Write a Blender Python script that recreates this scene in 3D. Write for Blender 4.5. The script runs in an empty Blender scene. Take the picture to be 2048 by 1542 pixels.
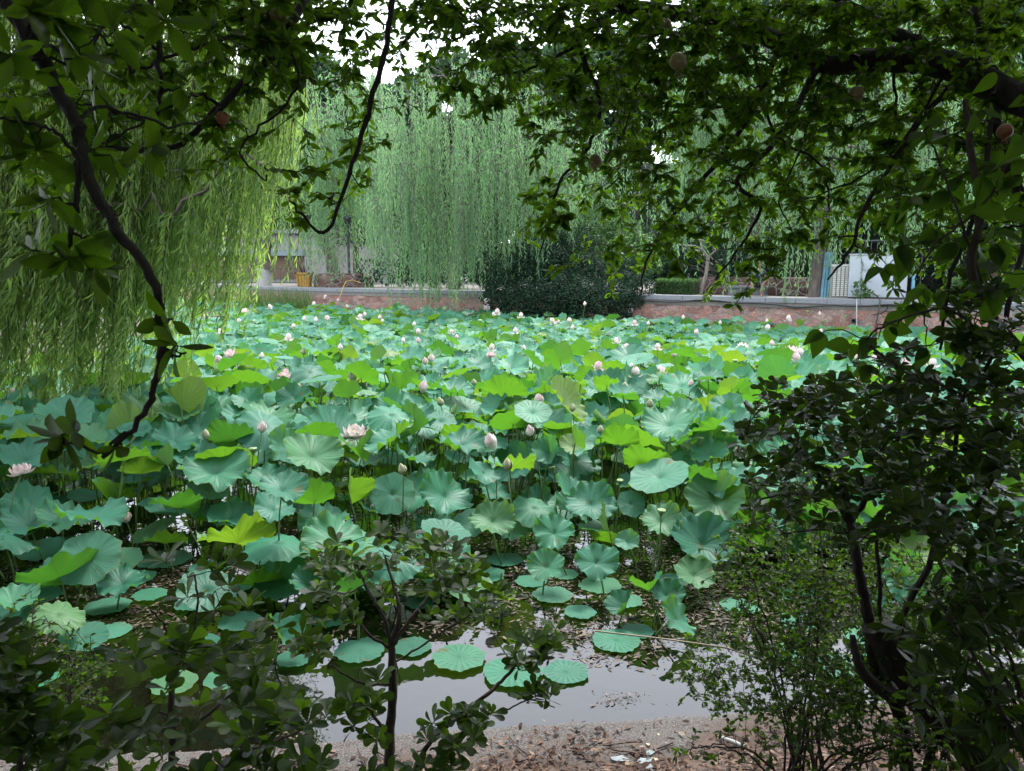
import bpy, math, random
import numpy as np
from mathutils import Vector, Matrix
R = math.radians
rng = np.random.default_rng(7)
random.seed(7)
S = bpy.context.scene
col = S.collection

# ------------------------------------------------------------------ camera
CAMZ = 2.5
PITCH = R(8.66)
FPX = 1550.0
cam_d = bpy.data.cameras.new('camera')
cam_d.sensor_width = 36.0
cam_d.lens = FPX / 2048 * 36
cam_d.clip_start = 0.05
cam_d.clip_end = 1000
cam_d.dof.use_dof = True
cam_d.dof.focus_distance = 9.0
cam_d.dof.aperture_fstop = 18.0
cam = bpy.data.objects.new('camera', cam_d)
col.objects.link(cam)
cam.location = (0, 0, CAMZ)
cam.rotation_euler = (R(90) - PITCH, 0, 0)
S.camera = cam

# ------------------------------------------------------------------ world and sun
SUN_EL, SUN_ROT = R(58), R(20)
w = bpy.data.worlds.new('World')
S.world = w
w.use_nodes = True
nt = w.node_tree
nt.nodes.clear()
sky = nt.nodes.new('ShaderNodeTexSky')
sky.sky_type = 'NISHITA'
sky.sun_disc = False
sky.sun_elevation = SUN_EL
sky.sun_rotation = SUN_ROT
sky.dust_density = 2.0
mixw = nt.nodes.new('ShaderNodeMix')
mixw.data_type = 'RGBA'
mixw.inputs[0].default_value = 0.72
mixw.inputs[7].default_value = (12.2, 12.8, 14.2, 1)
bg = nt.nodes.new('ShaderNodeBackground')
bg.inputs[1].default_value = 0.10
wo = nt.nodes.new('ShaderNodeOutputWorld')
nt.links.new(sky.outputs[0], mixw.inputs[6])
nt.links.new(mixw.outputs[2], bg.inputs[0])
nt.links.new(bg.outputs[0], wo.inputs[0])
sd = bpy.data.lights.new('sun', 'SUN')
sd.energy = 2.0
sd.angle = R(14)
sd.color = (1, 0.97, 0.92)
so = bpy.data.objects.new('sun', sd)
col.objects.link(so)
# sun stands ahead of the camera, a little to the right
sdir = Vector((math.sin(SUN_ROT) * math.cos(SUN_EL), math.cos(SUN_ROT) * math.cos(SUN_EL), math.sin(SUN_EL)))
so.rotation_euler = sdir.to_track_quat('Z', 'Y').to_euler()
so.location = (0, 0, 30)
S.view_settings.view_transform = 'Standard'
S.view_settings.look = 'None'
S.view_settings.gamma = 1
S.view_settings.exposure = 1.9
S.cycles.max_bounces = 8
S.cycles.transmission_bounces = 6
S.cycles.transparent_max_bounces = 4

# ------------------------------------------------------------------ helpers: rays
CP, SP = math.cos(PITCH), math.sin(PITCH)
def ray(px, py):
    u = (px - 1024) / FPX
    v = (771 - py) / FPX
    return np.array([u, CP + v * SP, -SP + v * CP])
def P(px, py, D):
    d = ray(px, py)
    return np.array([0, 0, CAMZ]) + d * (D / d[1])
def onz(px, py, z=0.0):
    d = ray(px, py)
    t = (z - CAMZ) / d[2]
    return np.array([0, 0, CAMZ]) + d * t
def proj(p):
    x, y, z = p[0], p[1], p[2] - CAMZ
    f = y * CP - z * SP
    v = y * SP + z * CP
    return 1024 + FPX * x / f, 771 - FPX * v / f
def nrm(a):
    a = np.asarray(a, float)
    return a / np.maximum(np.linalg.norm(a, axis=-1, keepdims=True), 1e-9)

# ------------------------------------------------------------------ helpers: mesh building
class Mesh:
    """collects verts, faces (quads or tris), per vertex random value and vector"""
    def __init__(s):
        s.v = []; s.f4 = []; s.f3 = []; s.m4 = []; s.m3 = []; s.r = []; s.a = []; s.n = 0
    def add(s, v, faces, rnd=None, av=None, mat=0):
        v = np.asarray(v, float).reshape(-1, 3)
        faces = np.asarray(faces, int)
        s.v.append(v)
        s.r.append(np.full(len(v), rnd if rnd is not None else 0.5) if np.ndim(rnd) == 0 else np.asarray(rnd, float))
        s.a.append(np.zeros((len(v), 3)) if av is None else np.asarray(av, float))
        if faces.shape[1] == 4:
            s.f4.append(faces + s.n); s.m4.append(np.full(len(faces), mat))
        else:
            s.f3.append(faces + s.n); s.m3.append(np.full(len(faces), mat))
        s.n += len(v)
    def build(s, name, mats, smooth=True):
        me = bpy.data.meshes.new(name)
        if not s.v:
            return me
        V = np.concatenate(s.v)
        me.vertices.add(len(V)); me.vertices.foreach_set('co', V.ravel().astype(np.float32))
        idx = []; tot = []; mi = []
        if s.f4:
            f = np.concatenate(s.f4); idx.append(f.ravel()); tot.append(np.full(len(f), 4)); mi.append(np.concatenate(s.m4))
        if s.f3:
            f = np.concatenate(s.f3); idx.append(f.ravel()); tot.append(np.full(len(f), 3)); mi.append(np.concatenate(s.m3))
        idx = np.concatenate(idx); tot = np.concatenate(tot); mi = np.concatenate(mi)
        me.loops.add(len(idx)); me.loops.foreach_set('vertex_index', idx.astype(np.int32))
        me.polygons.add(len(tot))
        st = np.concatenate([[0], np.cumsum(tot)[:-1]])
        me.polygons.foreach_set('loop_start', st.astype(np.int32))
        me.polygons.foreach_set('loop_total', tot.astype(np.int32))
        me.polygons.foreach_set('material_index', mi.astype(np.int32))
        me.polygons.foreach_set('use_smooth', np.full(len(tot), smooth))
        at = me.attributes.new('rnd', 'FLOAT', 'POINT'); at.data.foreach_set('value', np.concatenate(s.r).astype(np.float32))
        at = me.attributes.new('vec', 'FLOAT_VECTOR', 'POINT'); at.data.foreach_set('vector', np.concatenate(s.a).ravel().astype(np.float32))
        me.update(calc_edges=True)
        for m in (mats if isinstance(mats, (list, tuple)) else [mats]):
            me.materials.append(m)
        return me
    def obj(s, name, mats, parent=None, smooth=True, **k):
        return link(name, s.build(name, mats, smooth), parent, **k)

def link(name, data, parent=None, label=None, cat=None, group=None, kind=None, loc=None):
    o = bpy.data.objects.new(name, data)
    col.objects.link(o)
    if loc is not None: o.location = loc
    if parent: o.parent = parent
    if label: o['label'] = label
    if cat: o['category'] = cat
    if group: o['group'] = group
    if kind: o['kind'] = kind
    return o
def thing(name, label, cat, loc=(0, 0, 0), group=None, kind=None):
    return link(name, None, None, label, cat, group, kind, loc)

def tube(m, pts, rad, sides=6, rnd=0.5, mat=0, cap=True):
    pts = np.asarray(pts, float); n = len(pts)
    rad = np.broadcast_to(np.asarray(rad, float), (n,))
    t = nrm(np.gradient(pts, axis=0))
    ref = np.array([0, 0, 1.0]) if abs(t[0][2]) < 0.85 else np.array([1.0, 0, 0])
    a = nrm(np.cross(t, ref)); b = np.cross(t, a)
    ang = np.linspace(0, 2 * math.pi, sides, endpoint=False)
    ring = pts[:, None, :] + rad[:, None, None] * (np.cos(ang)[None, :, None] * a[:, None, :] + np.sin(ang)[None, :, None] * b[:, None, :])
    V = ring.reshape(-1, 3)
    i = np.arange(n - 1)[:, None] * sides; j = np.arange(sides)[None, :]; k = (j + 1) % sides
    F = np.stack([i + j, i + k, i + sides + k, i + sides + j], -1).reshape(-1, 4)
    m.add(V, F, rnd, mat=mat)
    if cap:
        for base, p in ((0, pts[0]), ((n - 1) * sides, pts[-1])):
            vv = np.vstack([V[base:base + sides], p[None]])
            m.add(vv, np.array([[q, (q + 1) % sides, sides] for q in range(sides)]), rnd, mat=mat)

def box(m, x0, x1, y0, y1, z0, z1, mat=0, M=None, bev=0.0, rnd=0.5):
    if bev > 0:
        b = bev
        xs, ys, zs = (x0, x1), (y0, y1), (z0, z1)
        bm = __import__('bmesh').new()
        __import__('bmesh').ops.create_cube(bm, size=1)
        for v in bm.verts:
            v.co = Vector(((x0 + x1) / 2 + v.co.x * (x1 - x0), (y0 + y1) / 2 + v.co.y * (y1 - y0), (z0 + z1) / 2 + v.co.z * (z1 - z0)))
        __import__('bmesh').ops.bevel(bm, geom=list(bm.edges), offset=b, segments=2, affect='EDGES', profile=0.6)
        bm.verts.ensure_lookup_table()
        V = np.array([v.co[:] for v in bm.verts])
        if M is not None: V = tf(V, M)
        F4 = [[v.index for v in f.verts] for f in bm.faces if len(f.verts) == 4]
        F3 = [[v.index for v in f.verts] for f in bm.faces if len(f.verts) == 3]
        n0 = m.n
        m.add(V, np.array(F4), rnd, mat=mat)
        if F3:
            m.f3.append(np.array(F3) + n0); m.m3.append(np.full(len(F3), mat))
        bm.free()
        return
    V = np.array([[x, y, z] for z in (z0, z1) for y in (y0, y1) for x in (x0, x1)], float)
    if M is not None: V = tf(V, M)
    F = [[0, 2, 3, 1], [4, 5, 7, 6], [0, 1, 5, 4], [2, 6, 7, 3], [0, 4, 6, 2], [1, 3, 7, 5]]
    # separate verts per face so that edges stay sharp
    for f in F:
        m.add(V[f], [[0, 1, 2, 3]], rnd, mat=mat)
def tf(V, M):
    A = np.array(M)
    return V @ A[:3, :3].T + A[:3, 3]
def rotz(a, loc=(0, 0, 0)):
    return Matrix.Translation(Vector(loc)) @ Matrix.Rotation(a, 4, 'Z')
def lathe(m, prof, n=16, M=None, mat=0, rnd=0.5, ecc=None):
    prof = np.asarray(prof, float)
    a = np.linspace(0, 2 * math.pi, n, endpoint=False)
    rr = prof[:, 0][:, None] * (1 if ecc is None else ecc[None, :])
    V = np.stack([rr * np.cos(a), rr * np.sin(a), np.broadcast_to(prof[:, 1][:, None], rr.shape if ecc is not None else (len(prof), n))], -1).reshape(-1, 3)
    if M is not None: V = tf(V, M)
    i = np.arange(len(prof) - 1)[:, None] * n; j = np.arange(n)[None, :]; k = (j + 1) % n
    F = np.stack([i + j, i + k, i + n + k, i + n + j], -1).reshape(-1, 4)
    m.add(V, F, rnd, mat=mat)

# leaf templates: base at origin, length along +Y, width X, normal +Z
def leaf_template(prof, fold=0.25, droop=0.25, rows=None, cross=2):
    """prof: list of (t, halfwidth) ; returns verts, faces"""
    V = []; F = []
    for (t, h) in prof:
        z = -droop * t * t
        xs = [-1, 0, 1] if cross == 2 else [-1, 1]
        for x in xs:
            V.append([x * h, t, z + fold * abs(x) * h])
    c = len(xs)
    for i in range(len(prof) - 1):
        for j in range(c - 1):
            a = i * c + j
            F.append([a, a + 1, a + c + 1, a + c])
    return np.array(V, float), np.array(F)
T_POM = leaf_template([(0, .012), (.12, .05), (.35, .155), (.58, .185), (.8, .13), (.93, .055), (1, .008)], .3, .15)
T_BIG = leaf_template([(0, .02), (.06, .17), (.22, .3), (.42, .32), (.65, .22), (.85, .1), (1, .01)], .3, .3)
T_OBO = leaf_template([(0, .02), (.18, .045), (.4, .12), (.62, .195), (.8, .225), (.94, .16), (1, .05)], .2, .22)
T_WIL = leaf_template([(0, .012), (.25, .055), (.55, .06), (1, .008)], .2, .25, cross=1)
T_FAR = leaf_template([(0, .02), (.5, .14), (1, .02)], 0, .1, cross=1)
T_OVA = leaf_template([(0, .02), (.3, .25), (.65, .24), (1, .03)], .3, .15)
T_OVF = leaf_template([(0, .05), (.45, .33), (1, .05)], .0, .12, cross=1)

def leaves(m, tmpl, pos, d, n, size, rnd=None, widen=None, mat=0):
    """batch of leaves placed with direction d, normal n"""
    tv, tfc = tmpl
    pos = np.asarray(pos, float); N = len(pos)
    if N == 0: return
    d = nrm(d); x = nrm(np.cross(d, n)); nn = np.cross(x, d)
    size = np.broadcast_to(np.asarray(size, float), (N,))
    wd = np.ones(N) if widen is None else np.broadcast_to(widen, (N,))
    if rnd is None: rnd = rng.random(N)
    # curl varies from leaf to leaf
    cz = rng.uniform(-.1, 1.4, N)
    V = pos[:, None, :] + size[:, None, None] * (tv[None, :, 0, None] * wd[:, None, None] * x[:, None, :] + tv[None, :, 1, None] * d[:, None, :] + tv[None, :, 2, None] * cz[:, None, None] * nn[:, None, :])
    k = len(tv)
    F = tfc[None] + (np.arange(N) * k)[:, None, None]
    av = np.zeros((N, k, 3)); av[:, :, 0] = tv[None, :, 0]; av[:, :, 1] = tv[None, :, 1]; av[:, :, 2] = rng.random(N)[:, None]
    m.add(V.reshape(-1, 3), F.reshape(-1, tfc.shape[1]), np.repeat(rnd, k), av.reshape(-1, 3), mat)

# ------------------------------------------------------------------ materials
def newmat(name):
    m = bpy.data.materials.new(name); m.use_nodes = True
    t = m.node_tree; t.nodes.clear()
    o = t.nodes.new('ShaderNodeOutputMaterial')
    return m, t, o
def N(t, typ, **k):
    n = t.nodes.new(typ)
    for a, b in k.items():
        if a.startswith('i') and a[1:].isdigit(): n.inputs[int(a[1:])].default_value = b
        else: setattr(n, a, b)
    return n
def L(t, a, b): t.links.new(a, b)
def ramp(t, fac, stops):
    r = N(t, 'ShaderNodeValToRGB')
    e = r.color_ramp.elements
    while len(e) < len(stops): e.new(0.5)
    for i, (p, c) in enumerate(stops):
        e[i].position = p; e[i].color = (*c, 1) if len(c) == 3 else c
    L(t, fac, r.inputs[0])
    return r.outputs[0]
def mixc(t, fac, a, b, mode='MIX'):
    m = N(t, 'ShaderNodeMix', data_type='RGBA', blend_type=mode)
    if hasattr(fac, 'links'): L(t, fac, m.inputs[0])
    else: m.inputs[0].default_value = fac
    for s, i in ((a, 6), (b, 7)):
        if hasattr(s, 'links'): L(t, s, m.inputs[i])
        else: m.inputs[i].default_value = (*s, 1)
    return m.outputs[2]
def math_(t, op, a, b=None, c=None, clamp=False):
    m = N(t, 'ShaderNodeMath', operation=op, use_clamp=clamp)
    for s, i in ((a, 0), (b, 1), (c, 2)):
        if s is None: continue
        if hasattr(s, 'links'): L(t, s, m.inputs[i])
        else: m.inputs[i].default_value = s
    return m.outputs[0]

ALB = 0.57
def leafmat(name, stops, trans, mixf=0.4, rough=0.45, spec=0.4, back=None, midrib=True):
    stops = [(q, tuple(v * ALB for v in c)) for q, c in stops]; trans = tuple(v * .8 for v in trans)
    if back: back = tuple(v * ALB for v in back)
    """stops: colours over the per-leaf random value; trans: translucent colour"""
    m, t, o = newmat(name)
    at = N(t, 'ShaderNodeAttribute', attribute_name='rnd')
    c = ramp(t, at.outputs['Fac'], stops)
    nz = N(t, 'ShaderNodeTexNoise'); nz.inputs['Scale'].default_value = 35
    g = N(t, 'ShaderNodeNewGeometry')
    L(t, g.outputs['Position'], nz.inputs['Vector'])
    f = math_(t, 'MULTIPLY_ADD', nz.outputs[0], 0.5, 0.75)
    hs = N(t, 'ShaderNodeHueSaturation'); L(t, c, hs.inputs['Color']); L(t, f, hs.inputs['Value'])
    c = hs.outputs[0]
    if midrib:
        av = N(t, 'ShaderNodeAttribute', attribute_name='vec')
        sx = N(t, 'ShaderNodeSeparateXYZ'); L(t, av.outputs['Vector'], sx.inputs[0])
        ax = math_(t, 'ABSOLUTE', sx.outputs[0])
        rib = math_(t, 'LESS_THAN', ax, 0.012)
        c = mixc(t, math_(t, 'MULTIPLY', rib, 0.35), c, (0.22, 0.3, 0.12))
        # side veins
        vv = math_(t, 'SUBTRACT', sx.outputs[1], math_(t, 'MULTIPLY', ax, 0.9))
        sv = math_(t, 'PINGPONG', math_(t, 'MULTIPLY', vv, 9.0), 0.5)
        svm = math_(t, 'LESS_THAN', sv, 0.06)
    if back is not None:
        c = mixc(t, g.outputs['Backfacing'], c, back)
    b = N(t, 'ShaderNodeBsdfPrincipled')
    L(t, c, b.inputs['Base Color']); b.inputs['Roughness'].default_value = rough
    b.inputs['Specular IOR Level'].default_value = spec
    tr = N(t, 'ShaderNodeBsdfTranslucent')
    tc = mixc(t, at.outputs['Fac'], tuple(x * 0.7 for x in trans), tuple(min(1, x * 1.25) for x in trans))
    if midrib:
        tc = mixc(t, math_(t, 'MULTIPLY', math_(t, 'MAXIMUM', rib, math_(t, 'MULTIPLY', svm, 0.5)), 0.6), tc, (0.05, 0.09, 0.01))
    L(t, tc, tr.inputs[0])
    mx = N(t, 'ShaderNodeMixShader', i0=mixf)
    L(t, b.outputs[0], mx.inputs[1]); L(t, tr.outputs[0], mx.inputs[2])
    L(t, mx.outputs[0], o.inputs[0])
    return m

def barkmat(name, a, b, scale=18, rough=0.85):
    m, t, o = newmat(name)
    tc = N(t, 'ShaderNodeTexCoord'); mp = N(t, 'ShaderNodeMapping'); mp.inputs['Scale'].default_value = (1, 1, 0.25)
    L(t, tc.outputs['Object'], mp.inputs[0])
    nz = N(t, 'ShaderNodeTexNoise'); nz.inputs['Scale'].default_value = scale; nz.inputs['Detail'].default_value = 6; nz.inputs['Roughness'].default_value = 0.65
    L(t, mp.outputs[0], nz.inputs['Vector'])
    c = ramp(t, nz.outputs[0], [(0.3, a), (0.7, b)])
    bp = N(t, 'ShaderNodeBump'); bp.inputs['Strength'].default_value = 0.9; bp.inputs['Distance'].default_value = 0.02
    L(t, nz.outputs[0], bp.inputs['Height'])
    p = N(t, 'ShaderNodeBsdfPrincipled', ); p.inputs['Roughness'].default_value = rough
    L(t, c, p.inputs['Base Color']); L(t, bp.outputs[0], p.inputs['Normal']); L(t, p.outputs[0], o.inputs[0])
    return m
def plainmat(name, c, rough=0.6, var=0.12, scale=6, metal=0, bump=0.1, spec=0.5):
    m, t, o = newmat(name)
    tc = N(t, 'ShaderNodeTexCoord')
    nz = N(t, 'ShaderNodeTexNoise'); nz.inputs['Scale'].default_value = scale; nz.inputs['Detail'].default_value = 8
    L(t, tc.outputs['Object'], nz.inputs['Vector'])
    lo = tuple(x * (1 - var) for x in c); hi = tuple(min(1, x * (1 + var)) for x in c)
    cc = ramp(t, nz.outputs[0], [(0.3, lo), (0.7, hi)])
    p = N(t, 'ShaderNodeBsdfPrincipled'); p.inputs['Roughness'].default_value = rough; p.inputs['Metallic'].default_value = metal
    p.inputs['Specular IOR Level'].default_value = spec
    bp = N(t, 'ShaderNodeBump'); bp.inputs['Strength'].default_value = bump; bp.inputs['Distance'].default_value = 0.01
    L(t, nz.outputs[0], bp.inputs['Height']); L(t, bp.outputs[0], p.inputs['Normal'])
    L(t, cc, p.inputs['Base Color']); L(t, p.outputs[0], o.inputs[0])
    return m
def stonemat(name, stops, mortar, scale=3.2, width=0.06):
    """irregular rubble masonry: voronoi stones and pale pointing"""
    m, t, o = newmat(name)
    tc = N(t, 'ShaderNodeTexCoord')
    wn = N(t, 'ShaderNodeTexNoise'); wn.inputs['Scale'].default_value = 3.0
    L(t, tc.outputs['Object'], wn.inputs['Vector'])
    ad = N(t, 'ShaderNodeMix', data_type='VECTOR'); ad.inputs[0].default_value = 0.10
    L(t, tc.outputs['Object'], ad.inputs[4]); L(t, wn.outputs['Color'], ad.inputs[5])
    mp = N(t, 'ShaderNodeMapping'); mp.inputs['Scale'].default_value = (0.8, 0.8, 1.25)
    L(t, ad.outputs[1], mp.inputs[0])
    v1 = N(t, 'ShaderNodeTexVoronoi', feature='F1'); v1.inputs['Scale'].default_value = scale
    v2 = N(t, 'ShaderNodeTexVoronoi', feature='DISTANCE_TO_EDGE'); v2.inputs['Scale'].default_value = scale
    L(t, mp.outputs[0], v1.inputs['Vector']); L(t, mp.outputs[0], v2.inputs['Vector'])
    sp = N(t, 'ShaderNodeSeparateColor'); L(t, v1.outputs['Color'], sp.inputs[0])
    c = ramp(t, sp.outputs[0], stops)
    n2 = N(t, 'ShaderNodeTexNoise'); n2.inputs['Scale'].default_value = 14; n2.inputs['Detail'].default_value = 8
    L(t, tc.outputs['Object'], n2.inputs['Vector'])
    c = mixc(t, 0.7, c, ramp(t, n2.outputs[0], [(0.3, (0.45, 0.45, 0.45)), (0.7, (1.35, 1.3, 1.25))]), 'MULTIPLY')
    mk = N(t, 'ShaderNodeMapRange'); mk.inputs[1].default_value = width * 0.5; mk.inputs[2].default_value = width
    L(t, v2.outputs[0], mk.inputs[0])
    c = mixc(t, mk.outputs[0], mortar, c)
    p = N(t, 'ShaderNodeBsdfPrincipled'); p.inputs['Roughness'].default_value = 0.85
    bp = N(t, 'ShaderNodeBump'); bp.inputs['Strength'].default_value = 0.8; bp.inputs['Distance'].default_value = 0.04
    L(t, math_(t, 'ADD', mk.outputs[0], math_(t, 'MULTIPLY', n2.outputs[0], 0.6)), bp.inputs['Height'])
    L(t, bp.outputs[0], p.inputs['Normal']); L(t, c, p.inputs['Base Color']); L(t, p.outputs[0], o.inputs[0])
    return m

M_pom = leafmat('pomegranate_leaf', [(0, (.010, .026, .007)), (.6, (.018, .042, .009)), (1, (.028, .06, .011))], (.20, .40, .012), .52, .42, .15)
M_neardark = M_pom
M_vine = leafmat('mulberry_leaf', [(0, (.014, .034, .008)), (1, (.03, .065, .012))], (.19, .40, .014), .48, .5, .2)
M_pit = leafmat('pittosporum_leaf', [(0, (.014, .037, .009)), (.5, (.025, .063, .012)), (1, (.06, .125, .02))], (.16, .33, .013), .34, .42, .2)
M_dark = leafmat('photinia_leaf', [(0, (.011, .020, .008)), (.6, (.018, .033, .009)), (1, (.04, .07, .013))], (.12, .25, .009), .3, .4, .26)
M_privet = leafmat('privet_leaf', [(0, (.018, .042, .010)), (1, (.055, .11, .022))], (.15, .32, .016), .36, .45, .2)
M_wil1 = leafmat('near_willow_leaf', [(0, (.06, .14, .04)), (.4, (.14, .26, .08)), (.8, (.23, .37, .10)), (1, (.36, .42, .11))], (.40, .62, .12), .48, .5, .3, back=(.14, .24, .06), midrib=False)
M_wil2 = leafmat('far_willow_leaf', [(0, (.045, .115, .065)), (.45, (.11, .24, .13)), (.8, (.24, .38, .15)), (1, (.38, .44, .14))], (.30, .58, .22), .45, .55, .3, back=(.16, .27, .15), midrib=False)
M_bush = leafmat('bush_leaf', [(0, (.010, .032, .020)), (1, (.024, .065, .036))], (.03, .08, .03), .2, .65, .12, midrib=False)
M_bush2 = leafmat('light_bush_leaf', [(0, (.04, .1, .035)), (1, (.09, .19, .055))], (.12, .3, .05), .35, .5, .3, midrib=False)
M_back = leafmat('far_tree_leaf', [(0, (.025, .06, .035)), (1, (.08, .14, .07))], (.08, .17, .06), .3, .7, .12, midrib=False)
M_conif = leafmat('conifer_leaf', [(0, (.02, .045, .03)), (1, (.06, .1, .06))], (.05, .1, .05), .25, .6, .2, midrib=False)
M_reed = leafmat('reed_blade', [(0, (.05, .12, .04)), (.8, (.12, .2, .06)), (1, (.28, .26, .1))], (.2, .35, .06), .35, .5, .3, midrib=False)
M_litter = leafmat('dead_leaf', [(0, (.05, .026, .017)), (.5, (.12, .065, .042)), (.8, (.24, .15, .10)), (.95, (.34, .24, .17)), (1, (.45, .36, .29))], (.2, .1, .04), .15, .75, .2, midrib=False)
M_debris = leafmat('pond_debris', [(0, (.03, .018, .012)), (.5, (.09, .055, .035)), (1, (.26, .2, .14))], (.08, .05, .02), .1, .6, .3, midrib=False)
M_bark = barkmat('dark_bark', (.007, .005, .004), (.03, .022, .018), 30)
M_bark2 = barkmat('grey_brown_bark', (.016, .011, .009), (.07, .05, .038), 26)
M_barkw = barkmat('willow_bark', (.035, .028, .024), (.13, .105, .09), 8)
M_barkp = barkmat('pale_bark', (.12, .105, .095), (.26, .23, .2), 8)
M_twig = barkmat('twig', (.010, .006, .005), (.03, .019, .013), 60)
M_white = plainmat('limewash', (.26, .26, .26), .8, .15, 20)

# lotus leaf: glaucous above, yellow green below, radial forked veins
def lotusmat(name, young=False):
    m, t, o = newmat(name)
    av = N(t, 'ShaderNodeAttribute', attribute_name='vec')
    at = N(t, 'ShaderNodeAttribute', attribute_name='rnd')
    oi = N(t, 'ShaderNodeObjectInfo')
    rv = math_(t, 'FRACT', math_(t, 'ADD', at.outputs['Fac'], oi.outputs['Random']))
    sx = N(t, 'ShaderNodeSeparateXYZ'); L(t, av.outputs['Vector'], sx.inputs[0])
    ang, r = sx.outputs[0], sx.outputs[1]
    nz0 = N(t, 'ShaderNodeTexNoise'); nz0.inputs['Scale'].default_value = 4
    L(t, av.outputs['Vector'], nz0.inputs['Vector'])
    d1 = math_(t, 'PINGPONG', math_(t, 'MULTIPLY', ang, 20), 0.5)
    w1 = math_(t, 'MULTIPLY', d1, math_(t, 'ADD', r, 0.05))
    v1 = N(t, 'ShaderNodeMapRange', interpolation_type='SMOOTHSTEP'); v1.inputs[1].default_value = 0.0; v1.inputs[2].default_value = 0.05; v1.inputs[3].default_value = 1; v1.inputs[4].default_value = 0
    L(t, w1, v1.inputs[0])
    # forks towards the rim: distance to a line that leaves the main vein
    fk = math_(t, 'ABSOLUTE', math_(t, 'SUBTRACT', d1, math_(t, 'MULTIPLY', math_(t, 'SUBTRACT', r, 0.5), 0.62)))
    v2 = N(t, 'ShaderNodeMapRange', interpolation_type='SMOOTHSTEP'); v2.inputs[1].default_value = 0.0; v2.inputs[2].default_value = 0.05; v2.inputs[3].default_value = 0.8; v2.inputs[4].default_value = 0
    L(t, fk, v2.inputs[0])
    vein = math_(t, 'MAXIMUM', v1.outputs[0], math_(t, 'MULTIPLY', v2.outputs[0], math_(t, 'GREATER_THAN', r, 0.5)))
    fine = N(t, 'ShaderNodeTexNoise'); fine.inputs['Scale'].default_value = 45
    g = N(t, 'ShaderNodeNewGeometry'); L(t, g.outputs['Position'], fine.inputs['Vector'])
    big = N(t, 'ShaderNodeTexNoise'); big.inputs['Scale'].default_value = 5; L(t, g.outputs['Position'], big.inputs['Vector'])
    top = ramp(t, rv, [(0, (.024, .135, .080)), (.3, (.046, .19, .125)), (.5, (.038, .20, .112)), (.7, (.075, .245, .16)), (.88, (.055, .21, .115)), (.97, (.08, .20, .08)), (1, (.13, .20, .06))])
    bot = ramp(t, rv, [(0, (.06, .13, .035)), (1, (.11, .19, .045))])
    top = mixc(t, math_(t, 'MULTIPLY', vein, 0.20), top, (.11, .23, .15))
    bot = mixc(t, math_(t, 'MULTIPLY', vein, 0.5), bot, (.07, .13, .03))
    # worn, browned rim on some leaves
    rim = math_(t, 'MULTIPLY', math_(t, 'GREATER_THAN', math_(t, 'ADD', r, math_(t, 'MULTIPLY', nz0.outputs[0], 0.22)), 1.10), math_(t, 'GREATER_THAN', rv, 0.55))
    base = mixc(t, g.outputs['Backfacing'], top, bot)
    base = mixc(t, math_(t, 'MULTIPLY', rim, 0.55), base, (.22, .2, .09))
    spot = math_(t, 'GREATER_THAN', fine.outputs[0], 0.70)
    bl = N(t, 'ShaderNodeTexNoise'); bl.inputs['Scale'].default_value = 9; bl.inputs['Detail'].default_value = 5; L(t, g.outputs['Position'], bl.inputs['Vector'])
    base = mixc(t, math_(t, 'MULTIPLY', math_(t, 'GREATER_THAN', bl.outputs[0], 0.68), .75), base, (.13, .10, .04))
    base = mixc(t, math_(t, 'MULTIPLY', spot, 0.4), base, (.2, .24, .13))
    hs = N(t, 'ShaderNodeHueSaturation'); L(t, base, hs.inputs['Color'])
    L(t, math_(t, 'MULTIPLY_ADD', big.outputs[0], 0.5, 0.75), hs.inputs['Value'])
    p = N(t, 'ShaderNodeBsdfPrincipled'); L(t, hs.outputs[0], p.inputs['Base Color'])
    p.inputs['Roughness'].default_value = 0.5; p.inputs['Specular IOR Level'].default_value = 0.28
    bp = N(t, 'ShaderNodeBump'); bp.inputs['Strength'].default_value = 0.5; bp.inputs['Distance'].default_value = 0.006
    L(t, math_(t, 'ADD', math_(t, 'MULTIPLY', vein, -1.0), math_(t, 'MULTIPLY', fine.outputs[0], 0.3)), bp.inputs['Height'])
    L(t, bp.outputs[0], p.inputs['Normal'])
    tr = N(t, 'ShaderNodeBsdfTranslucent')
    tcol = ramp(t, rv, [(0, (.045, .18, .016)), (.4, (.085, .26, .013)), (.8, (.13, .31, .014)), (1, (.19, .33, .016))])
    L(t, mixc(t, math_(t, 'MULTIPLY', vein, 0.65), tcol, (.08, .16, .01)), tr.inputs[0])
    mx = N(t, 'ShaderNodeMixShader', i0=0.42)
    L(t, p.outputs[0], mx.inputs[1]); L(t, tr.outputs[0], mx.inputs[2]); L(t, mx.outputs[0], o.inputs[0])
    return m
M_lotus = lotusmat('lotus_leaf')
M_stalk = plainmat('lotus_stalk', (.10, .17, .05), .5, .3, 30)
def petalmat():
    m, t, o = newmat('lotus_petal')
    av = N(t, 'ShaderNodeAttribute', attribute_name='vec')
    sx = N(t, 'ShaderNodeSeparateXYZ'); L(t, av.outputs['Vector'], sx.inputs[0])
    oi = N(t, 'ShaderNodeObjectInfo')
    f = math_(t, 'POWER', sx.outputs[1], 1.6)
    tip = mixc(t, oi.outputs['Random'], (.62, .36, .39), (.66, .56, .54))
    c = mixc(t, f, (.66, .63, .57), tip)
    p = N(t, 'ShaderNodeBsdfPrincipled'); L(t, c, p.inputs['Base Color']); p.inputs['Roughness'].default_value = .5
    tr = N(t, 'ShaderNodeBsdfTranslucent'); L(t, c, tr.inputs[0])
    mx = N(t, 'ShaderNodeMixShader', i0=0.3)
    L(t, p.outputs[0], mx.inputs[1]); L(t, tr.outputs[0], mx.inputs[2]); L(t, mx.outputs[0], o.inputs[0])
    return m
M_petal = petalmat()
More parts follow.
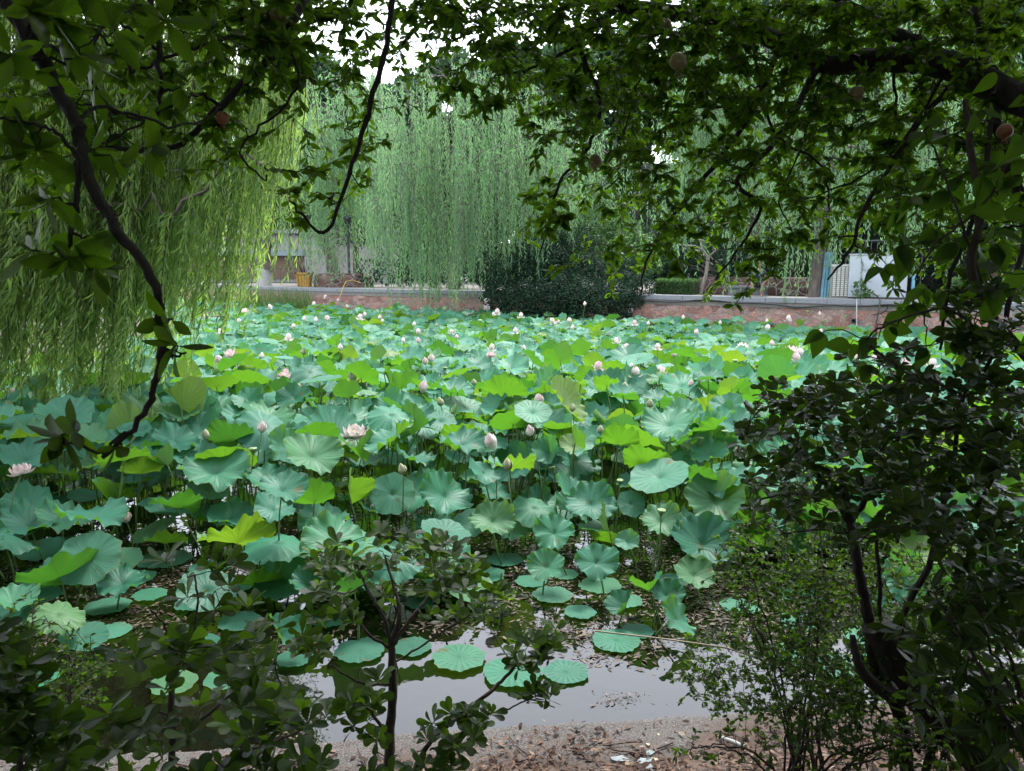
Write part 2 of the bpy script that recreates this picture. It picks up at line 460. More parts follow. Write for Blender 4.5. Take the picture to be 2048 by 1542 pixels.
M_gbud = plainmat('green_bud', (.34, .34, .2), .5, .3, 12)
M_pod = plainmat('seed_pod', (.16, .26, .09), .55, .25, 20)
M_stamen = plainmat('stamen', (.6, .42, .1), .6, .3, 30)

# water
def watermat():
    m, t, o = newmat('pond_water')
    tc = N(t, 'ShaderNodeTexCoord')
    nz = N(t, 'ShaderNodeTexNoise'); nz.inputs['Scale'].default_value = 3.5; nz.inputs['Detail'].default_value = 3
    L(t, tc.outputs['Object'], nz.inputs['Vector'])
    n2 = N(t, 'ShaderNodeTexNoise'); n2.inputs['Scale'].default_value = 90; n2.inputs['Detail'].default_value = 2
    L(t, tc.outputs['Object'], n2.inputs['Vector'])
    n3 = N(t, 'ShaderNodeTexNoise'); n3.inputs['Scale'].default_value = 0.9; n3.inputs['Detail'].default_value = 6
    L(t, tc.outputs['Object'], n3.inputs['Vector'])
    c = ramp(t, n3.outputs[0], [(.35, (.0025, .003, .0015)), (.65, (.006, .006, .003))])
    dust = math_(t, 'GREATER_THAN', n2.outputs[0], 0.77)
    c = mixc(t, math_(t, 'MULTIPLY', dust, 0.6), c, (.14, .13, .11))
    p = N(t, 'ShaderNodeBsdfPrincipled'); L(t, c, p.inputs['Base Color'])
    p.inputs['IOR'].default_value = 1.55; p.inputs['Specular IOR Level'].default_value = 0.5
    L(t, math_(t, 'MULTIPLY_ADD', dust, 0.4, 0.015), p.inputs['Roughness'])
    bp = N(t, 'ShaderNodeBump'); bp.inputs['Strength'].default_value = 0.11; bp.inputs['Distance'].default_value = 0.03
    L(t, nz.outputs[0], bp.inputs['Height']); L(t, bp.outputs[0], p.inputs['Normal'])
    L(t, p.outputs[0], o.inputs[0])
    return m
M_water = watermat()
def bankmat():
    m, t, o = newmat('bank_soil')
    tc = N(t, 'ShaderNodeTexCoord')
    av = N(t, 'ShaderNodeAttribute', attribute_name='vec')
    sx = N(t, 'ShaderNodeSeparateXYZ'); L(t, av.outputs['Vector'], sx.inputs[0])
    nz = N(t, 'ShaderNodeTexNoise'); nz.inputs['Scale'].default_value = 5; nz.inputs['Detail'].default_value = 8
    sp = N(t, 'ShaderNodeTexNoise'); sp.inputs['Scale'].default_value = 130; sp.inputs['Detail'].default_value = 4
    for q in (nz, sp): L(t, tc.outputs['Object'], q.inputs['Vector'])
    soil = ramp(t, nz.outputs[0], [(.3, (.028, .018, .013)), (.7, (.075, .048, .036))])
    conc = ramp(t, sp.outputs[0], [(.38, (.03, .026, .023)), (.5, (.066, .058, .053)), (.65, (.125, .113, .106))])
    soil = mixc(t, 0.5, soil, ramp(t, sp.outputs[0], [(.35, (.4, .4, .4)), (.65, (1.6, 1.5, 1.4))]), 'MULTIPLY')
    f = math_(t, 'ADD', sx.outputs[0], math_(t, 'MULTIPLY', math_(t, 'SUBTRACT', nz.outputs[0], 0.5), 0.7))
    mk = N(t, 'ShaderNodeMapRange'); mk.inputs[1].default_value = 0.16; mk.inputs[2].default_value = 0.34
    L(t, f, mk.inputs[0])
    c = mixc(t, mk.outputs[0], conc, soil)
    p = N(t, 'ShaderNodeBsdfPrincipled'); p.inputs['Roughness'].default_value = .85
    bp = N(t, 'ShaderNodeBump'); bp.inputs['Strength'].default_value = .6; bp.inputs['Distance'].default_value = .01
    L(t, sp.outputs[0], bp.inputs['Height']); L(t, bp.outputs[0], p.inputs['Normal'])
    L(t, c, p.inputs['Base Color']); L(t, p.outputs[0], o.inputs[0])
    return m
M_bank = bankmat()
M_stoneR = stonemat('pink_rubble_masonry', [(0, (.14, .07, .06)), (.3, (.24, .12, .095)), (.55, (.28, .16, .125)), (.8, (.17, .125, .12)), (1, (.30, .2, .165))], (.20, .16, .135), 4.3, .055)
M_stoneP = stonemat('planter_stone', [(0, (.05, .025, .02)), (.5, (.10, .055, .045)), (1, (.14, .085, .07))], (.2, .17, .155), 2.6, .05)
M_coping = plainmat('grey_granite', (.15, .16, .175), .7, .2, 25)
M_render_ = plainmat('wall_render', (.22, .21, .20), .8, .2, 3)
M_cementband = plainmat('cement_band', (.15, .135, .12), .85, .2, 8)


# ================================================================== SETTING
# line of the far retaining wall in plan (x, y)
WL = np.array([(-44, 62), (-20, 48), (-10.2, 39), (-1.2, 34)], float)
WR = np.array([(4.6, 29.4), (12, 24), (17, 21), (34, 12)], float)
WT = 1.5
def on_line(px, line):
    u = ray(px, 535)[0] / ray(px, 535)[1]
    for a, b in zip(line[:-1], line[1:]):
        d = b - a
        den = d[0] - u * d[1]
        t = (u * a[1] - a[0]) / den
        if -0.001 <= t <= 1.001: return a + d * t
    return line[-1]
def far_y(x):
    """y of the wall at x"""
    pts = np.vstack([WL, WR])
    return np.interp(x, pts[:, 0], pts[:, 1])

# pond
m = Mesh(); m.add([[-60, -1, 0], [60, -1, 0], [60, 75, 0], [-60, 75, 0]], [[0, 1, 2, 3]])
m.obj('water', M_water, kind='structure')

# near bank: edge polyline from pixels, profile across it
edge_px = [(-700, 1560), (-200, 1530), (100, 1518), (400, 1500), (600, 1488), (870, 1462), (1200, 1444), (1450, 1428), (1700, 1408), (2048, 1385), (2700, 1340)]
EDGE = np.array([onz(a, b, 0.1)[:2] for a, b in edge_px])
EDGE = np.vstack([[-12, EDGE[0][1] + .5], EDGE, [14, EDGE[-1][1] + 1.2]])
def edge_y(x): return np.interp(x, EDGE[:, 0], EDGE[:, 1])
def bank_z(x, y):
    d = edge_y(x) - y
    k = np.clip(d - 0.35, 0, None)
    z = 0.10 + 0.30 * k - 0.03 * k * k * 0 + 0.02 * np.sin(x * 5 + y * 3) * np.clip(k * 2, 0, 1) + 0.03 * np.sin(x * 1.7 - y * 2.3) * np.clip(k, 0, 1)
    z = np.minimum(z, 1.05 + 0.04 * np.sin(x * 2) + 0.04 * np.cos(y * 1.7))
    return z + np.clip(x - 1.0, 0, 3) * 0.08 * np.clip(k * 1.5, 0, 1)
xs = np.concatenate([np.linspace(-12, -3.2, 22)[:-1], np.linspace(-3.2, 3.6, 200), np.linspace(3.6, 14, 26)[1:]])
ds = np.concatenate([[0, 0.0], np.linspace(0.02, 2.4, 90), np.linspace(2.5, 12, 30)])
X, Dm = np.meshgrid(xs, ds)
jit = 0.006 * np.sin(X * 9) + 0.003 * np.sin(X * 21 + 1)
Y = edge_y(X) - Dm + jit
Z = bank_z(X, Y - jit) + rng.normal(0, .004, X.shape)
Z[0] = -0.5; Y[0] += 0.02
V = np.stack([X, Y, Z], -1).reshape(-1, 3)
nx = len(xs); i = np.arange(len(ds) - 1)[:, None] * nx; j = np.arange(nx - 1)[None, :]
F = np.stack([i + j, i + j + 1, i + nx + j + 1, i + nx + j], -1).reshape(-1, 4)
av = np.zeros((len(V), 3)); av[:, 0] = Dm.ravel() + np.clip(X.ravel() - .85, 0, 3) * .6
m = Mesh(); m.add(V, F[:, ::-1], .5, av); m.obj('ground', M_bank, kind='structure')

# left bank (mostly behind the near willow) and the far bank
m = Mesh()
gx = np.linspace(-60, -8.6, 30); gy = np.linspace(0, 45, 40)
X, Y = np.meshgrid(gx, gy); off = -1.0 * np.clip((Y - 14) / 12, 0, 30) ** 1.4
Z = 0.55 + 0.05 * np.sin(X * 2 + Y) ; X = X + off + .3 * np.sin(Y * .9) * (X > -9)
Z[:, -1] = -.4; X[:, -1] += .5
V = np.stack([X, Y, Z], -1).reshape(-1, 3); i = np.arange(39)[:, None] * 30; j = np.arange(29)[None, :]
m.add(V, np.stack([i + j, i + j + 1, i + 30 + j + 1, i + 30 + j], -1).reshape(-1, 4)); m.obj('left_bank', plainmat('left_bank_soil', (.06, .05, .035), .9, .4, 4, bump=.6), kind='structure')

m = Mesh()
top = np.vstack([[-140, 95], WL + [0, .3], [[3.2, 36.5]], WR + [.2, .3], [60, 2]])
n = len(top)
V = [[x, y, WT - .03] for x, y in top] + [[x * 1.5 if abs(x) > 30 else x * 6, 260, WT - .03] for x, y in top]
m.add(V, [[k, k + 1, n + k + 1, n + k] for k in range(n - 1)])
M_pave = plainmat('far_paving', (.11, .10, .09), .85, .3, 2, bump=.2)
m.obj('far_bank', M_pave, kind='structure')

def wall_run(name, label, line, stone, capmat):
    root = thing(name, label, 'retaining wall', (line[0][0], line[0][1], 0))
    base = np.array([line[0][0], line[0][1], 0])
    mf = Mesh(); mb = Mesh(); mc = Mesh()
    for a, b in zip(line[:-1], line[1:]):
        ln = np.linalg.norm(b - a); k = max(2, int(ln / .35)); t = np.linspace(0, 1, k + 1)
        d = (b - a) / ln; nn = np.array([d[1], -d[0]])  # towards the pond
        if nn[1] > 0: nn = -nn
        zs = np.linspace(-.5, WT - .34, 9)
        batter = (WT - zs) * 0.10
        PX = a[0] + d[0] * ln * t[None] + nn[0] * batter[:, None]; PY = a[1] + d[1] * ln * t[None] + nn[1] * batter[:, None]
        bul = rng.normal(0, .018, PX.shape)
        V = np.stack([PX + nn[0] * bul, PY + nn[1] * bul, np.broadcast_to(zs[:, None], PX.shape)], -1).reshape(-1, 3) - base
        i = np.arange(len(zs) - 1)[:, None] * (k + 1); j = np.arange(k)[None]
        mf.add(V, np.stack([i + j, i + j + 1, i + k + 2 + j, i + k + 1 + j], -1).reshape(-1, 4))
        M = rotz(math.atan2(d[1], d[0]), (a[0] - base[0], a[1] - base[1], 0))
        sg = -1 if (np.cross(d, nn) < 0) else 1
        y0, y1 = sorted((sg * .055, -sg * .3))
        box(mb, 0, ln, y0, y1, WT - .34, WT - .17, M=M)
        s = 0
        while s < ln:
            e = min(s + 1.0, ln)
            y0, y1 = sorted((sg * .10, -sg * .34))
            box(mc, s + .006, e - .006, y0, y1, WT - .17, WT, M=M, bev=.008, rnd=random.random())
            s = e
    mf.obj('stone_face', stone, root); mb.obj('cement_band', M_cementband, root); mc.obj('coping', capmat, root, smooth=False)
    return root
wall_run('retaining_wall', 'reddish rubble stone pond wall with grey coping left of the overhanging dark bush', WL, M_stoneR, M_coping)
wall_run('retaining_wall', 'shaded stone pond wall in the corner hidden behind the overhanging dark bush', np.array([(-1.0, 34.1), (3.3, 36.4), (4.5, 29.9)], float), M_stoneR, M_coping)
wall_run('retaining_wall', 'pink rubble stone pond wall with pale grey coping under the white cabinet', WR, M_stoneR, M_coping)

# ------------------------------------------------------------------ buildings and walls behind
M_tile = plainmat('dark_roof_tile', (.07, .075, .08), .7, .3, 10)
M_board = plainmat('brown_board', (.10, .062, .04), .7, .25, 2)
M_palew = plainmat('pale_render', (.36, .36, .37), .8, .1, 2)
M_glass = plainmat('window_glass', (.05, .06, .07), .1, .2, 2)
a = on_line(250, WL); 
def px_x(px, D): return P(px, 535, D)[0]
Dw = 53.0
root = thing('boundary_wall', 'long grey wall with dark tiled coping behind the railing on the far bank', 'wall', (px_x(500, Dw), Dw, WT))
x0, x1 = px_x(200, Dw), px_x(800, Dw); cx = px_x(500, Dw)
m = Mesh(); box(m, x0 - cx, x1 - cx, 0, .3, -.1, 3.15); m.obj('wall', M_render_, root, smooth=False)
m = Mesh()
box(m, x0 - cx, x1 - cx, -.12, .42, 3.15, 3.25)
q = x0 - cx
while q < x1 - cx:
    tube(m, [[q, -.3, 3.22], [q, .15, 3.5]], .07, 6); tube(m, [[q, .15, 3.5], [q, .6, 3.22]], .07, 6); q += .19
box(m, x0 - cx, x1 - cx, -.02, .32, 3.25, 3.45)
m.obj('coping', M_tile, root, smooth=False)
m = Mesh(); box(m, x0 - cx, px_x(612, Dw) - cx, -.10, -.003, .25, 1.75); m.obj('display_board', M_board, root, smooth=False)
m = Mesh(); box(m, x0 - cx, px_x(612, Dw) - cx, -.5, -.003, 1.78, 2.15); m.obj('canopy', plainmat('blue_grey_canopy', (.14, .18, .2), .6), root, smooth=False)
m = Mesh(); box(m, px_x(612, Dw) - cx + .01, px_x(655, Dw) - cx, -.35, -.003, 0, 2.75); m.obj('gate_pillar', M_render_, root, smooth=False)
m = Mesh(); box(m, px_x(655, Dw) - cx + .01, px_x(668, Dw) - cx, -.2, -.003, 0, 2.3); m.obj('gate_post', M_tile, root, smooth=False)

def building(name, label, px0, px1, pyt, D, rows, cols, mat, depth=10):
    ax, bx = px_x(px0, D), px_x(px1, D); c = (ax + bx) / 2; zt = P(1024, pyt, D)[2]
    r = thing(name, label, 'building', (c, D, WT))
    m = Mesh(); box(m, ax - c, bx - c, 0, depth, 0, zt - WT); m.obj('wall', mat, r, smooth=False)
    m = Mesh(); box(m, ax - c - .3, bx - c + .3, -.3, depth + .3, zt - WT, zt - WT + .35); m.obj('roof', M_tile, r, smooth=False)
    wdt = (bx - ax) / cols
    for i in range(rows):
        zc = (zt - WT) * (i + .62) / rows
        for j in range(cols):
            xc = ax - c + wdt * (j + .5)
            m = Mesh(); ww, hh = min(1.1, wdt * .3), .9
            box(m, xc - ww, xc + ww, -.08, -.004, zc - hh, zc + hh); f = m.obj('window', M_palew, r, smooth=False)
            m = Mesh(); box(m, xc - ww + .08, xc - .04, -.10, -.083, zc - hh + .08, zc + hh - .08); box(m, xc + .04, xc + ww - .08, -.10, -.083, zc - hh + .08, zc + hh - .08)
            m.obj('pane', M_glass, f, smooth=False)
    return r
building('building', 'pale white building behind the tiled wall at the left, seen through willow strands', 330, 760, 300, 66, 3, 7, M_palew)
building('building', 'pale building with a dark eave behind the trees right of the middle willow', 1050, 1420, 335, 74, 3, 6, M_palew)

# railing in front of the board
def railing(name, label, x0, x1, y, z0, h, step, mat, slant=0.0, arrow=False):
    r = thing(name, label, 'fence', ((x0 + x1) / 2, y, z0)); c = (x0 + x1) / 2
    m = Mesh(); box(m, x0 - c, x1 - c, -.025, .025, h - .05, h); m.obj('top_rail', mat, r, smooth=False)
    m = Mesh(); box(m, x0 - c, x1 - c, -.02, .02, .1, .14); m.obj('bottom_rail', mat, r, smooth=False)
    m = Mesh(); q = x0 + step; k = 0
    while q < x1:
        s = slant * (1 if k % 2 else -1)
        tube(m, [[q - c, 0, .14], [q - c + s, 0, h - .05]], .012, 4); q += step; k += 1
    m.obj('bars', mat, r, smooth=False)
    q = x0
    while q < x1:
        m = Mesh(); box(m, q - c - .04, q - c + .04, -.035, .035, 0, h + .05); m.obj('post', mat, r, smooth=False); q += 2.2
    return r
M_iron = plainmat('dark_iron', (.03, .035, .038), .5, .2, 20)
railing('railing', 'dark iron railing with slanting bars in front of the brown boards', px_x(390, 46.8), px_x(598, 46.8), 46.8, WT, .95, .28, M_iron, .09)

# planter of stone on left, lamp post, bin
root = thing('stone_planter', 'low rounded planter of grey-brown stone left of the dark post', 'planter', tuple(P(685, 535, 42.0)[:2]) + (WT,))
m = Mesh(); e = []
for s in range(40):
    a = s / 40 * 2 * math.pi; e.append([math.copysign(abs(math.cos(a)) ** .7, math.cos(a)) * 1.55, math.sin(a) * 1.1])
e = np.array(e)
zs = [-.05, .35, .62, .68]; sc_ = [1, 1, .97, .9]
V = np.concatenate([np.c_[e * s, np.full(40, z)] for s, z in zip(sc_, zs)]); i = np.arange(3)[:, None] * 40; j = np.arange(40)[None]; k = (j + 1) % 40
m.add(V, np.stack([i + j, i + k, i + 40 + k, i + 40 + j], -1).reshape(-1, 4)); m.obj('stone_rim', M_stoneP, root)
m = Mesh(); V = np.vstack([np.c_[e * .9, np.full(40, .66)], [[0, 0, .72]]]); m.add(V, [[q, (q + 1) % 40, 40] for q in range(40)]); m.obj('soil', plainmat('planter_soil', (.05, .035, .025), .9, .3, 9), root)
p = P(698, 535, 41.2)
root = thing('lamp_post', 'slim dark post standing by the left stone planter', 'lamp post', (p[0], p[1], WT))
m = Mesh(); tube(m, [[0, 0, 0], [0, 0, 3.2]], .07, 10); m.obj('pole', M_iron, root)
m = Mesh(); lathe(m, [(0, 3.2), (.16, 3.25), (.2, 3.5), (.24, 3.55), (.0, 3.75)], 12); m.obj('lamp_head', M_iron, root)
p = P(608, 535, 41.0)
root = thing('planter_tub', 'yellow ochre square tub standing on the coping left of the stone planter', 'tub', (p[0], p[1], WT))
M_och = plainmat('ochre_wood', (.26, .15, .02), .6, .25, 8)
m = Mesh()
for s in range(4):
    M = Matrix.Rotation(s * math.pi / 2, 4, 'Z')
    for q in range(5):
        x = -.25 + q * .125
        V = np.array([[x - .055, -.27, 0], [x + .055, -.27, 0], [x * 1.25 + .065, -.34, .72], [x * 1.25 - .065, -.34, .72], [x - .055, -.24, 0], [x + .055, -.24, 0], [x * 1.25 + .065, -.31, .72], [x * 1.25 - .065, -.31, .72]])
        V = tf(V, M)
        for f in ([0, 1, 2, 3], [5, 4, 7, 6], [1, 5, 6, 2], [4, 0, 3, 7], [3, 2, 6, 7]): m.add(V[f], [[0, 1, 2, 3]])
m.obj('slats', M_och, root, smooth=False)
m = Mesh()
for s in range(4): box(m, -.38, .38, -.38, -.30, .66, .74, M=Matrix.Rotation(s * math.pi / 2, 4, 'Z'))
m.obj('rim', M_och, root, smooth=False)
# a few branches of the plant in the tub
m = Mesh()
for q in range(14):
    a = random.random() * 6.3
    tube(m, [[0, 0, .5], [.15 * math.cos(a), .15 * math.sin(a), .8], [.3 * math.cos(a), .3 * math.sin(a), .95 + .3 * random.random()]], .012, 4)
m.obj('stem', M_twig, root)
# yellow hose over the coping
h = [P(722, 566, 38.3), P(705, 560, 38.2), P(692, 563, 37.9), P(686, 575, 37.5), P(681, 590, 37.3), P(676, 603, 37.2)]
h = [np.array([q[0], q[1], q[2]]) for q in h]
m = Mesh(); tube(m, h, .022, 6); m.obj('hose', plainmat('yellow_hose', (.3, .2, .03), .5), label='thin yellow hose hanging over the coping left of the middle willow', cat='hose')

# ------------------------------------------------------------------ right hand side furniture
def wp(px, back=0.0, z=WT):
    a = on_line(px, WR); d = a / np.linalg.norm(a)
    return np.array([a[0] + d[0] * back, a[1] + d[1] * back, z])
wdir = (WR[1] - WR[0]) / np.linalg.norm(WR[1] - WR[0]); wang = math.atan2(wdir[1], wdir[0])
def place(root_name, label, cat, px, back, group=None, turn=0.0):
    p = wp(px, back); r = thing(root_name, label, cat, tuple(p), group); r.rotation_euler[2] = wang * .6 + turn; return r, p
M_cab = plainmat('white_cabinet_paint', (.30, .33, .36), .45, .05, 3, bump=.03)
M_dk = plainmat('dark_void', (.02, .02, .022), .6)
r, p = place('utility_cabinet', 'white metal cabinet with four square raised panels standing on the pond wall', 'cabinet', 1757, .75)
sc = np.linalg.norm(p[:2]) / FPX  # metres per pixel there
W_, H_ = 96 * sc, 78 * sc
m = Mesh(); box(m, -W_ / 2, W_ / 2, -.0, .7, .05, H_, bev=.012); m.obj('body', M_cab, r)
m = Mesh(); box(m, -W_ / 2 - .02, W_ / 2 + .02, -.03, .73, H_ + .002, H_ + .04, bev=.01); m.obj('lid', M_cab, r)
m = Mesh(); box(m, -W_ / 2 + .02, W_ / 2 - .02, .03, .66, 0, .048); m.obj('plinth', M_dk, r)
for qx in (-.31 * W_ + .08, .14 * W_):
    for qz in (.40, .66):
        m = Mesh(); box(m, qx, qx + .17 * W_, -.03, -.003, H_ * qz, H_ * (qz + .19), bev=.006); m.obj('raised_panel', M_cab, r)
m = Mesh(); box(m, -.06, .09, -.05, -.003, .12, .19, bev=.006); q = m.obj('socket', plainmat('socket_grey', (.3, .3, .28), .5), r)
r, p = place('louvred_unit', 'grey-green outdoor unit with four columns of white louvres left of the white cabinet', 'outdoor unit', 1683, .6)
M_un = plainmat('unit_metal', (.17, .18, .15), .6, .1, 5); M_lou = plainmat('louvre_white', (.36, .36, .33), .5)
W2, H2 = 36 * sc, 62 * sc
m = Mesh(); box(m, -W2 / 2, W2 / 2, 0, .5, 0, H2, bev=.01); m.obj('body', M_un, r)
for c_ in range(4):
    m = Mesh()
    for k in range(15):
        x = -W2 * .36 + c_ * W2 * .19; z = H2 * .07 + k * H2 * .057
        V = np.array([[x, -.045, z], [x + W2 * .13, -.045, z], [x + W2 * .13, -.006, z + H2 * .045], [x, -.006, z + H2 * .045], [x, -.004, z - .005], [x + W2 * .13, -.004, z - .005]])
        m.add(V, [[0, 1, 2, 3], [4, 5, 1, 0]])
    m.obj('louvre_column', M_lou, r, smooth=False)
m = Mesh(); box(m, -W2 / 2 + .02, W2 / 2 - .02, -.03, -.003, H2 * .93, H2 * .99); m.obj('top_strip', M_lou, r, smooth=False)
r, p = place('corrugated_sheet', 'tall narrow light blue corrugated panel leaning beside the willow trunk', 'panel', 1652, .75)
M_bl = plainmat('blue_sheet', (.09, .22, .30), .4, .2, 4)
m = Mesh(); W3 = 15 * sc; H3 = 84 * sc
k = 24; xs_ = np.linspace(-W3 / 2, W3 / 2, k); yy = .02 * np.sin(np.linspace(0, 6 * math.pi, k))
V = np.concatenate([np.c_[xs_ + .06 * zf * 1.2, yy + .15 * zf, np.full(k, zf * H3)] for zf in (0, .5, 1)] + [np.c_[xs_ + .06 * zf * 1.2, yy + .15 * zf + .012, np.full(k, zf * H3)] for zf in (0, .5, 1)])
i = np.array([0, 1, 3, 4])[:, None] * k; j = np.arange(k - 1)[None]
m.add(V, np.stack([i + j, i + j + 1, i + k + j + 1, i + k + j], -1).reshape(-1, 4)); m.obj('sheet', M_bl, r)
m = Mesh(); box(m, -W3 / 2 - .02, W3 / 2 + .02, .03, .07, .1, .16); m.obj('batten', M_iron, r, smooth=False)
r, p = place('blue_pipe', 'upright pale blue pipe standing right of the white cabinet among leaves', 'pipe', 1829, .9)
m = Mesh(); tube(m, [[0, 0, 0], [0, 0, .75]], .05, 10); m.obj('tube', M_bl, r)
m = Mesh(); tube(m, [[0, 0, .75], [0, 0, .79]], .065, 10); m.obj('cap', M_bl, r)
# iron fence behind
pa, pb = wp(1655, 3.0), wp(1845, 3.0)
ln = np.linalg.norm((pb - pa)[:2])
r = railing('iron_fence', 'tall dark iron bar fence behind the white cabinet and louvred unit', -ln / 2, ln / 2, 0, WT, 1.95, .2, plainmat('grey_iron', (.10, .11, .11), .6))
r.location = tuple((pa + pb) / 2); r.rotation_euler[2] = math.atan2(pb[1] - pa[1], pb[0] - pa[0])
m = Mesh(); box(m, -ln / 2, ln / 2, -.02, .02, 1.45, 1.5); m.obj('middle_rail', M_iron, r, smooth=False)
# pink stone planter wall behind the bench
def lowwall(name, label, cat, pxa, pxb, back, h, mat, th=.4, capm=None):
    a, b = wp(pxa, back), wp(pxb, back); ln = np.linalg.norm((b - a)[:2]); r = thing(name, label, cat, tuple((a + b) / 2)); r.rotation_euler[2] = math.atan2(b[1] - a[1], b[0] - a[0])
    m = Mesh(); box(m, -ln / 2, ln / 2, 0, th, -.02, h, bev=.03); m.obj('stone_face', mat, r)
    m = Mesh(); box(m, -ln / 2 + .05, ln / 2 - .05, .05, th - .02 + 1.0, h - .1, h + .01); m.obj('soil', plainmat('bed_soil', (.05, .035, .025), .9), r, smooth=False)
    return r, ln
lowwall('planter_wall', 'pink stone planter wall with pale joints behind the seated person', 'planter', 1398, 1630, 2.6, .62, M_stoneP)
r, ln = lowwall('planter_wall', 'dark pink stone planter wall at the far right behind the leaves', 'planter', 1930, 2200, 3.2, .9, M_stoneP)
a, b = wp(1456, 1.3), wp(1515, 1.3); ln = np.linalg.norm((b - a)[:2])
M_gran = plainmat('dark_granite', (.06, .065, .072), .35, .5, 60)
r = thing('granite_bench', 'low dark granite block bench beside the seated person', 'bench', tuple((a + b) / 2)); r.rotation_euler[2] = math.atan2(b[1] - a[1], b[0] - a[0])
m = Mesh(); box(m, -ln / 2, ln / 2 + .35, -.02, .42, .24, .34, bev=.012); m.obj('seat', M_gran, r)
m = Mesh(); box(m, -ln / 2 + .03, ln / 2 + .3, .02, .38, 0, .238); m.obj('base', M_gran, r, smooth=False)
# cables along the wall
def wl(px, z, out=.16):
    a = on_line(px, WR); d = a / np.linalg.norm(a); return np.array([a[0] - d[0] * out, a[1] - d[1] * out, z])
M_cab2 = plainmat('black_cable', (.018, .018, .02), .5)
m = Mesh()
pts = []
for k, px in enumerate(np.arange(1272, 1850, 12)):
    pts.append(wl(px, WT - .21 + .055 * math.sin(px * .018 + 1) + .03 * math.sin(px * .05), .19))
tube(m, pts, .032, 6); m.obj('power_cable', M_cab2, label='thick black cable sagging along the pink wall below the coping', cat='cable')
m = Mesh(); tube(m, [wl(1748 + 34 * math.sin(t * math.pi / 2) * -1 if t < 0 else 1748 + 34 * math.sin(t * math.pi / 2), WT - .05 - .42 * math.cos(t * math.pi / 2) ** .6, .2) for t in np.linspace(-.98, .98, 15)], .018, 6)
m.obj('cable_loop', M_cab2, label='black cable hanging in a U shaped loop below the white cabinet', cat='cable')
m = Mesh(); tube(m, [wl(1758, .2, .3), wl(1760, .7, .26), wl(1763, 1.1, .24), wl(1765, WT - .02, .2), wp(1764, .2, WT + .04), wp(1757, .6, WT + .1)], .022, 6)
m.obj('water_cable', M_cab2, label='straight black cable running from the cabinet socket down the wall', cat='cable')
m = Mesh(); tube(m, [wl(1717, WT + .01, .12), wl(1718, WT - .05, .2), wl(1720, .9, .26), wl(1722, .5, .3), wl(1725, .1, .34)], .016, 6)
m.obj('white_hose', plainmat('white_hose', (.3, .3, .31), .5), label='thin white hose hanging down the pink wall beside the drain hole', cat='hose')
p = wl(1716, .82, .10); m = Mesh(); M = Matrix.Translation(Vector(p)) @ Matrix.Rotation(wang, 4, 'Z') @ Matrix.Rotation(R(90), 4, 'X')
lathe(m, [(.0, -.05), (.075, -.05), (.075, .12), (.055, .12), (.055, -.02), (0, -.02)], 16, M=M); m.obj('drain_pipe', M_dk, label='short dark drain pipe opening in the pink wall', cat='drain pipe')
# hedges
def hedge(name, label, a, b, h, th, dens, mat, ls):
    r = thing(name, label, 'hedge', tuple((a + b) / 2)); ln = np.linalg.norm((b - a)[:2]); r.rotation_euler[2] = math.atan2(b[1] - a[1], b[0] - a[0])
    m = Mesh(); n = int(dens)
    pos = np.c_[rng.uniform(-ln / 2, ln / 2, n), rng.uniform(0, th, n), rng.uniform(.02, h, n)]
    f = rng.integers(0, 3, n)
    pos[f == 0, 1] = rng.normal(.02, .02, (f == 0).sum()); pos[f == 1, 2] = rng.normal(h, .025, (f == 1).sum())
    d = nrm(rng.normal(size=(n, 3)) + [0, -.6, .5]); nn = nrm(rng.normal(size=(n, 3)) + [0, -1, 1])
    leaves(m, T_OVF, pos, d, nn, ls); m.obj('foliage', mat, r)
    m = Mesh(); box(m, -ln / 2 + .06, ln / 2 - .06, .08, th - .05, 0, h - .08); m.obj('inner_twigs', M_twig, r, smooth=False)
    return r
hedge('clipped_hedge', 'low clipped green hedge on the coping left of the pink stone planter', wp(1308, .7), wp(1388, .7), .52, .8, 5000, M_bush2, .06)
hedge('clipped_hedge', 'low clipped hedge at the far right behind the dark branches', wp(1905, 1.2), wp(2150, 1.2), .62, .8, 7000, M_bush2, .07)
hedge('ivy_hedge', 'tall dark green ivy covered hedge behind the iron fence', wp(1640, 5.0), wp(1990, 5.0), 3.6, 1.0, 16000, M_bush, .13)

